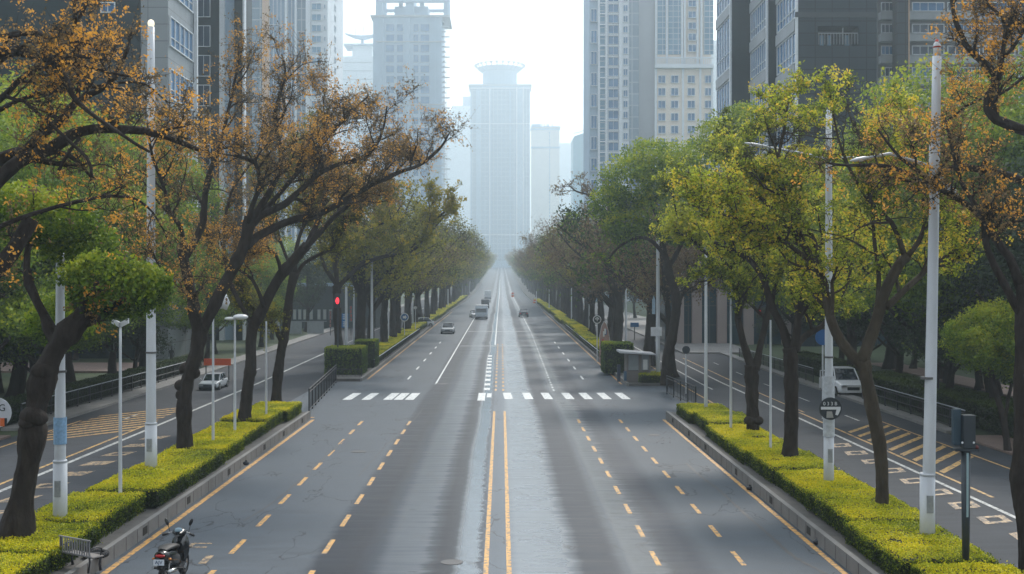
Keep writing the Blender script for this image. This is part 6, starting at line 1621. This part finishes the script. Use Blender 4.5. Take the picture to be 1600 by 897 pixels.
# small lumps of rubbish on the kerb and road
def lump(px, py, zz, label, seed):
    Y = (H-zz)*F/(py-HY); rng = random.Random(seed); root = empty('rubbish_bag', (X(px, Y), Y, zz), label, 'rubbish')
    b = MB(); b.ell((0, 0, .07), (.12, .10, .08), 10, 7); b.v = [(p[0]*(1+rng.uniform(-.2, .2)), p[1]*(1+rng.uniform(-.2, .2)), max(0, p[2]*(1+rng.uniform(-.15, .15)))) for p in b.v]; b.build('bag', mat('bag_black', (.02, .022, .03), rough=.4), root, smooth=True)
    b = MB(); b.tube([(0, 0, .13), (.03, .01, .19)], [.03, .05], 6); b.build('knot', mat('bag_black', (.02, .022, .03)), root)
lump(1171, 766, 0.005, 'small black bag at the foot of the right kerb, farther one', 1)
lump(1277, 851, 0.005, 'small black bag at the foot of the right kerb, nearer one', 2)
lump(384, 727, .38, 'tiny dark bag on top of the left kerb', 3)

# ------------------------------------------------------------------ person on the left path
def person(x, y, z, label):
    V = [(0, 0, .95), (0, 0, 1.15), (0, 0, 1.38), (0, 0, 1.50), (0, -.01, 1.62),
         (.17, 0, 1.40), (.22, .02, 1.14), (.20, -.06, .90), (-.17, 0, 1.40), (-.22, .02, 1.14), (-.20, -.06, .90),
         (.09, 0, .90), (.10, -.01, .48), (.11, .02, .08), (.12, -.12, .04), (-.09, 0, .90), (-.10, -.01, .48), (-.11, .02, .08), (-.12, -.12, .04)]
    E = [(0, 1), (1, 2), (2, 3), (3, 4), (2, 5), (5, 6), (6, 7), (2, 8), (8, 9), (9, 10), (0, 11), (11, 12), (12, 13), (13, 14), (0, 15), (15, 16), (16, 17), (17, 18)]
    R_ = [.14, .14, .15, .06, .10, .07, .05, .04, .07, .05, .04, .09, .065, .045, .04, .09, .065, .045, .04]
    me = bpy.data.meshes.new('body'); me.from_pydata(V, E, []); o = bpy.data.objects.new('body', me); COL.objects.link(o)
    sk = o.modifiers.new('skin', 'SKIN'); sk.use_smooth_shade = True
    for i, r in enumerate(R_): me.skin_vertices[0].data[i].radius = (r, r*.85)
    me.skin_vertices[0].data[0].use_root = True
    ss = o.modifiers.new('sub', 'SUBSURF'); ss.levels = 1; ss.render_levels = 1
    me.materials.append(mat('dark_clothes', (.012, .014, .018), rough=.8))
    root = empty('person', (x, y, z), label, 'person'); o.parent = root
    b = MB(); b.ell((0, -.02, 1.64), (.095, .11, .12)); b.build('hair', mat('hair_black', (.01, .01, .01)), root, smooth=True)
person(X(268, 98), 98, .2, 'person in dark clothes standing on the paved path behind the left hedge')

# ------------------------------------------------------------------ scooter in the foreground
Y = 28.75; x = X(270, Y); root = empty('motor_scooter', (x, Y, .006), 'black motor scooter seen from behind with white number plate, bottom left', 'motorcycle', rz=rad(-4))
root.scale = (1.08,)*3
BK = mat('scooter_black', (.012, .014, .017), rough=.22, noise=.2, spec=.8); BKM = mat('scooter_matt', (.02, .02, .022), rough=.6); CHR = mat('scooter_chrome', (.5, .5, .5), rough=.2, metal=.9)
def wheel(y, r):
    b = MB()
    for k in range(30):
        a0, a1 = k*2*math.pi/30, (k+1)*2*math.pi/30
        b.tube([(0, y+math.cos(a0)*r, r+.06+math.sin(a0)*r), (0, y+math.cos(a1)*r, r+.06+math.sin(a1)*r)], .062, 8, cap=False)
    w_ = b.build('wheel', TYRE, root, smooth=True)
    b = MB(); b.tube([(-.05, y, r+.06), (.05, y, r+.06)], r*.62, 20); b.build('rim', RIM, w_)
wheel(-.55, .22); wheel(.72, .22)
# y negative is toward the camera (rear)
def body_loft(name, secs, m_, par=root):
    b = MB(); i0 = 0; n = 14; rings = []
    for (yy, zc, hw, hh) in secs:
        rings.append([(math.sin(2*math.pi*k/n)*hw, yy, zc+math.cos(2*math.pi*k/n)*hh) for k in range(n)])
    for r in rings: b.v += r
    for k in range(len(rings)-1):
        for j in range(n): b.f.append((k*n+j, k*n+(j+1) % n, (k+1)*n+(j+1) % n, (k+1)*n+j)); b.mi.append(0)
    b.f.append(tuple(range(n))); b.mi.append(0); e = (len(rings)-1)*n; b.f.append(tuple(e+j for j in range(n))[::-1]); b.mi.append(0)
    return b.build(name, m_, par, smooth=True)
body_loft('rear_fairing', [(-.82, .80, .07, .07), (-.74, .77, .16, .12), (-.5, .70, .21, .18), (-.1, .60, .20, .20), (.15, .48, .15, .18)], BK)
body_loft('seat', [(-.68, .88, .10, .04), (-.5, .90, .17, .055), (-.1, .86, .165, .06), (.15, .80, .12, .06), (.22, .76, .06, .04)], BKM)
body_loft('front_shield', [(.38, .55, .14, .30), (.48, .66, .22, .36), (.58, .72, .20, .30), (.68, .70, .10, .2)], BK)
body_loft('floor_board', [(.05, .34, .15, .07), (.3, .32, .17, .06), (.5, .36, .14, .1)], BKM)
body_loft('handlebar_cowl', [(.34, 1.02, .08, .05), (.42, 1.06, .17, .09), (.54, 1.04, .15, .09), (.62, 1.0, .05, .05)], BK)
body_loft('rear_mudguard', [(-.86, .50, .06, .02), (-.80, .58, .07, .05), (-.62, .62, .07, .05)], BKM)
b = MB(); b.ell((0, .385, 1.11), (.10, .035, .06)); b.build('instrument_panel', mat('instrument_glass', (.30, .42, .50), rough=.1), root, smooth=True)
b = MB(); b.tube([(-.36, .36, 1.0), (-.2, .44, 1.05), (.2, .44, 1.05), (.36, .36, 1.0)], .018, 8); b.build('handlebar', CHR, root, smooth=True)
for s in (-1, 1):
    b = MB(); b.tube([(s*.26, .40, 1.03), (s*.38, .35, .995)], .027, 10); b.build('grip', BKM, root, smooth=True)
    b = MB(); b.tube([(s*.22, .43, 1.05), (s*.26, .43, 1.2), (s*.28, .41, 1.24)], .009, 6); m__ = b.build('mirror_stem', BKM, root)
    b = MB(); b.ell((s*.29, .40, 1.30), (.045, .02, .085)); b.v = [(p[0]+s*(p[2]-1.3)*.35, p[1], p[2]) for p in b.v]; b.build('mirror', BK, root, smooth=True)
    b = MB(); b.ell((s*.19, -.70, .70), (.035, .035, .025)); b.build('indicator', mat('indicator_amber', (.6, .2, .03), rough=.2), root, smooth=True)
b = MB(); b.ell((0, -.80, .79), (.115, .045, .04)); b.build('tail_light', TAILL, root, smooth=True)
b = MB(); b.box(-.12, .12, -.005, .005, -.065, .065, T=(0, -.885, .66)); pl = b.build('number_plate', mat('plate_white', (.68, .72, .78), rough=.4), root)
text_mesh('plate_letters', 'AJV', .11, mat('plate_ink', (.04, .08, .15)), pl, (0, -.893, .66))
b = MB(); b.tube([(.17, -.75, .42), (.17, -.3, .36), (.14, 0, .32)], [.055, .05, .03], 12); b.build('exhaust', CHR, root, smooth=True)
b = MB(); b.box(-.34, -.16, -.28, -.20, .36, .40); b.build('foot_peg', BKM, root); b = MB(); b.box(.16, .34, -.28, -.20, .36, .40); b.build('foot_peg', BKM, root)
b = MB(); b.tube([(-.12, -.1, .3), (-.27, -.02, .05)], .015, 6); b.build('side_stand', CHR, root)
b = MB()
for s in (-1, 1): b.tube([(s*.09, -.55, .28), (s*.11, -.5, .6)], .02, 8); b.tube([(s*.07, .72, .28), (s*.06, .55, .75)], .022, 8)
b.build('fork', CHR, root)
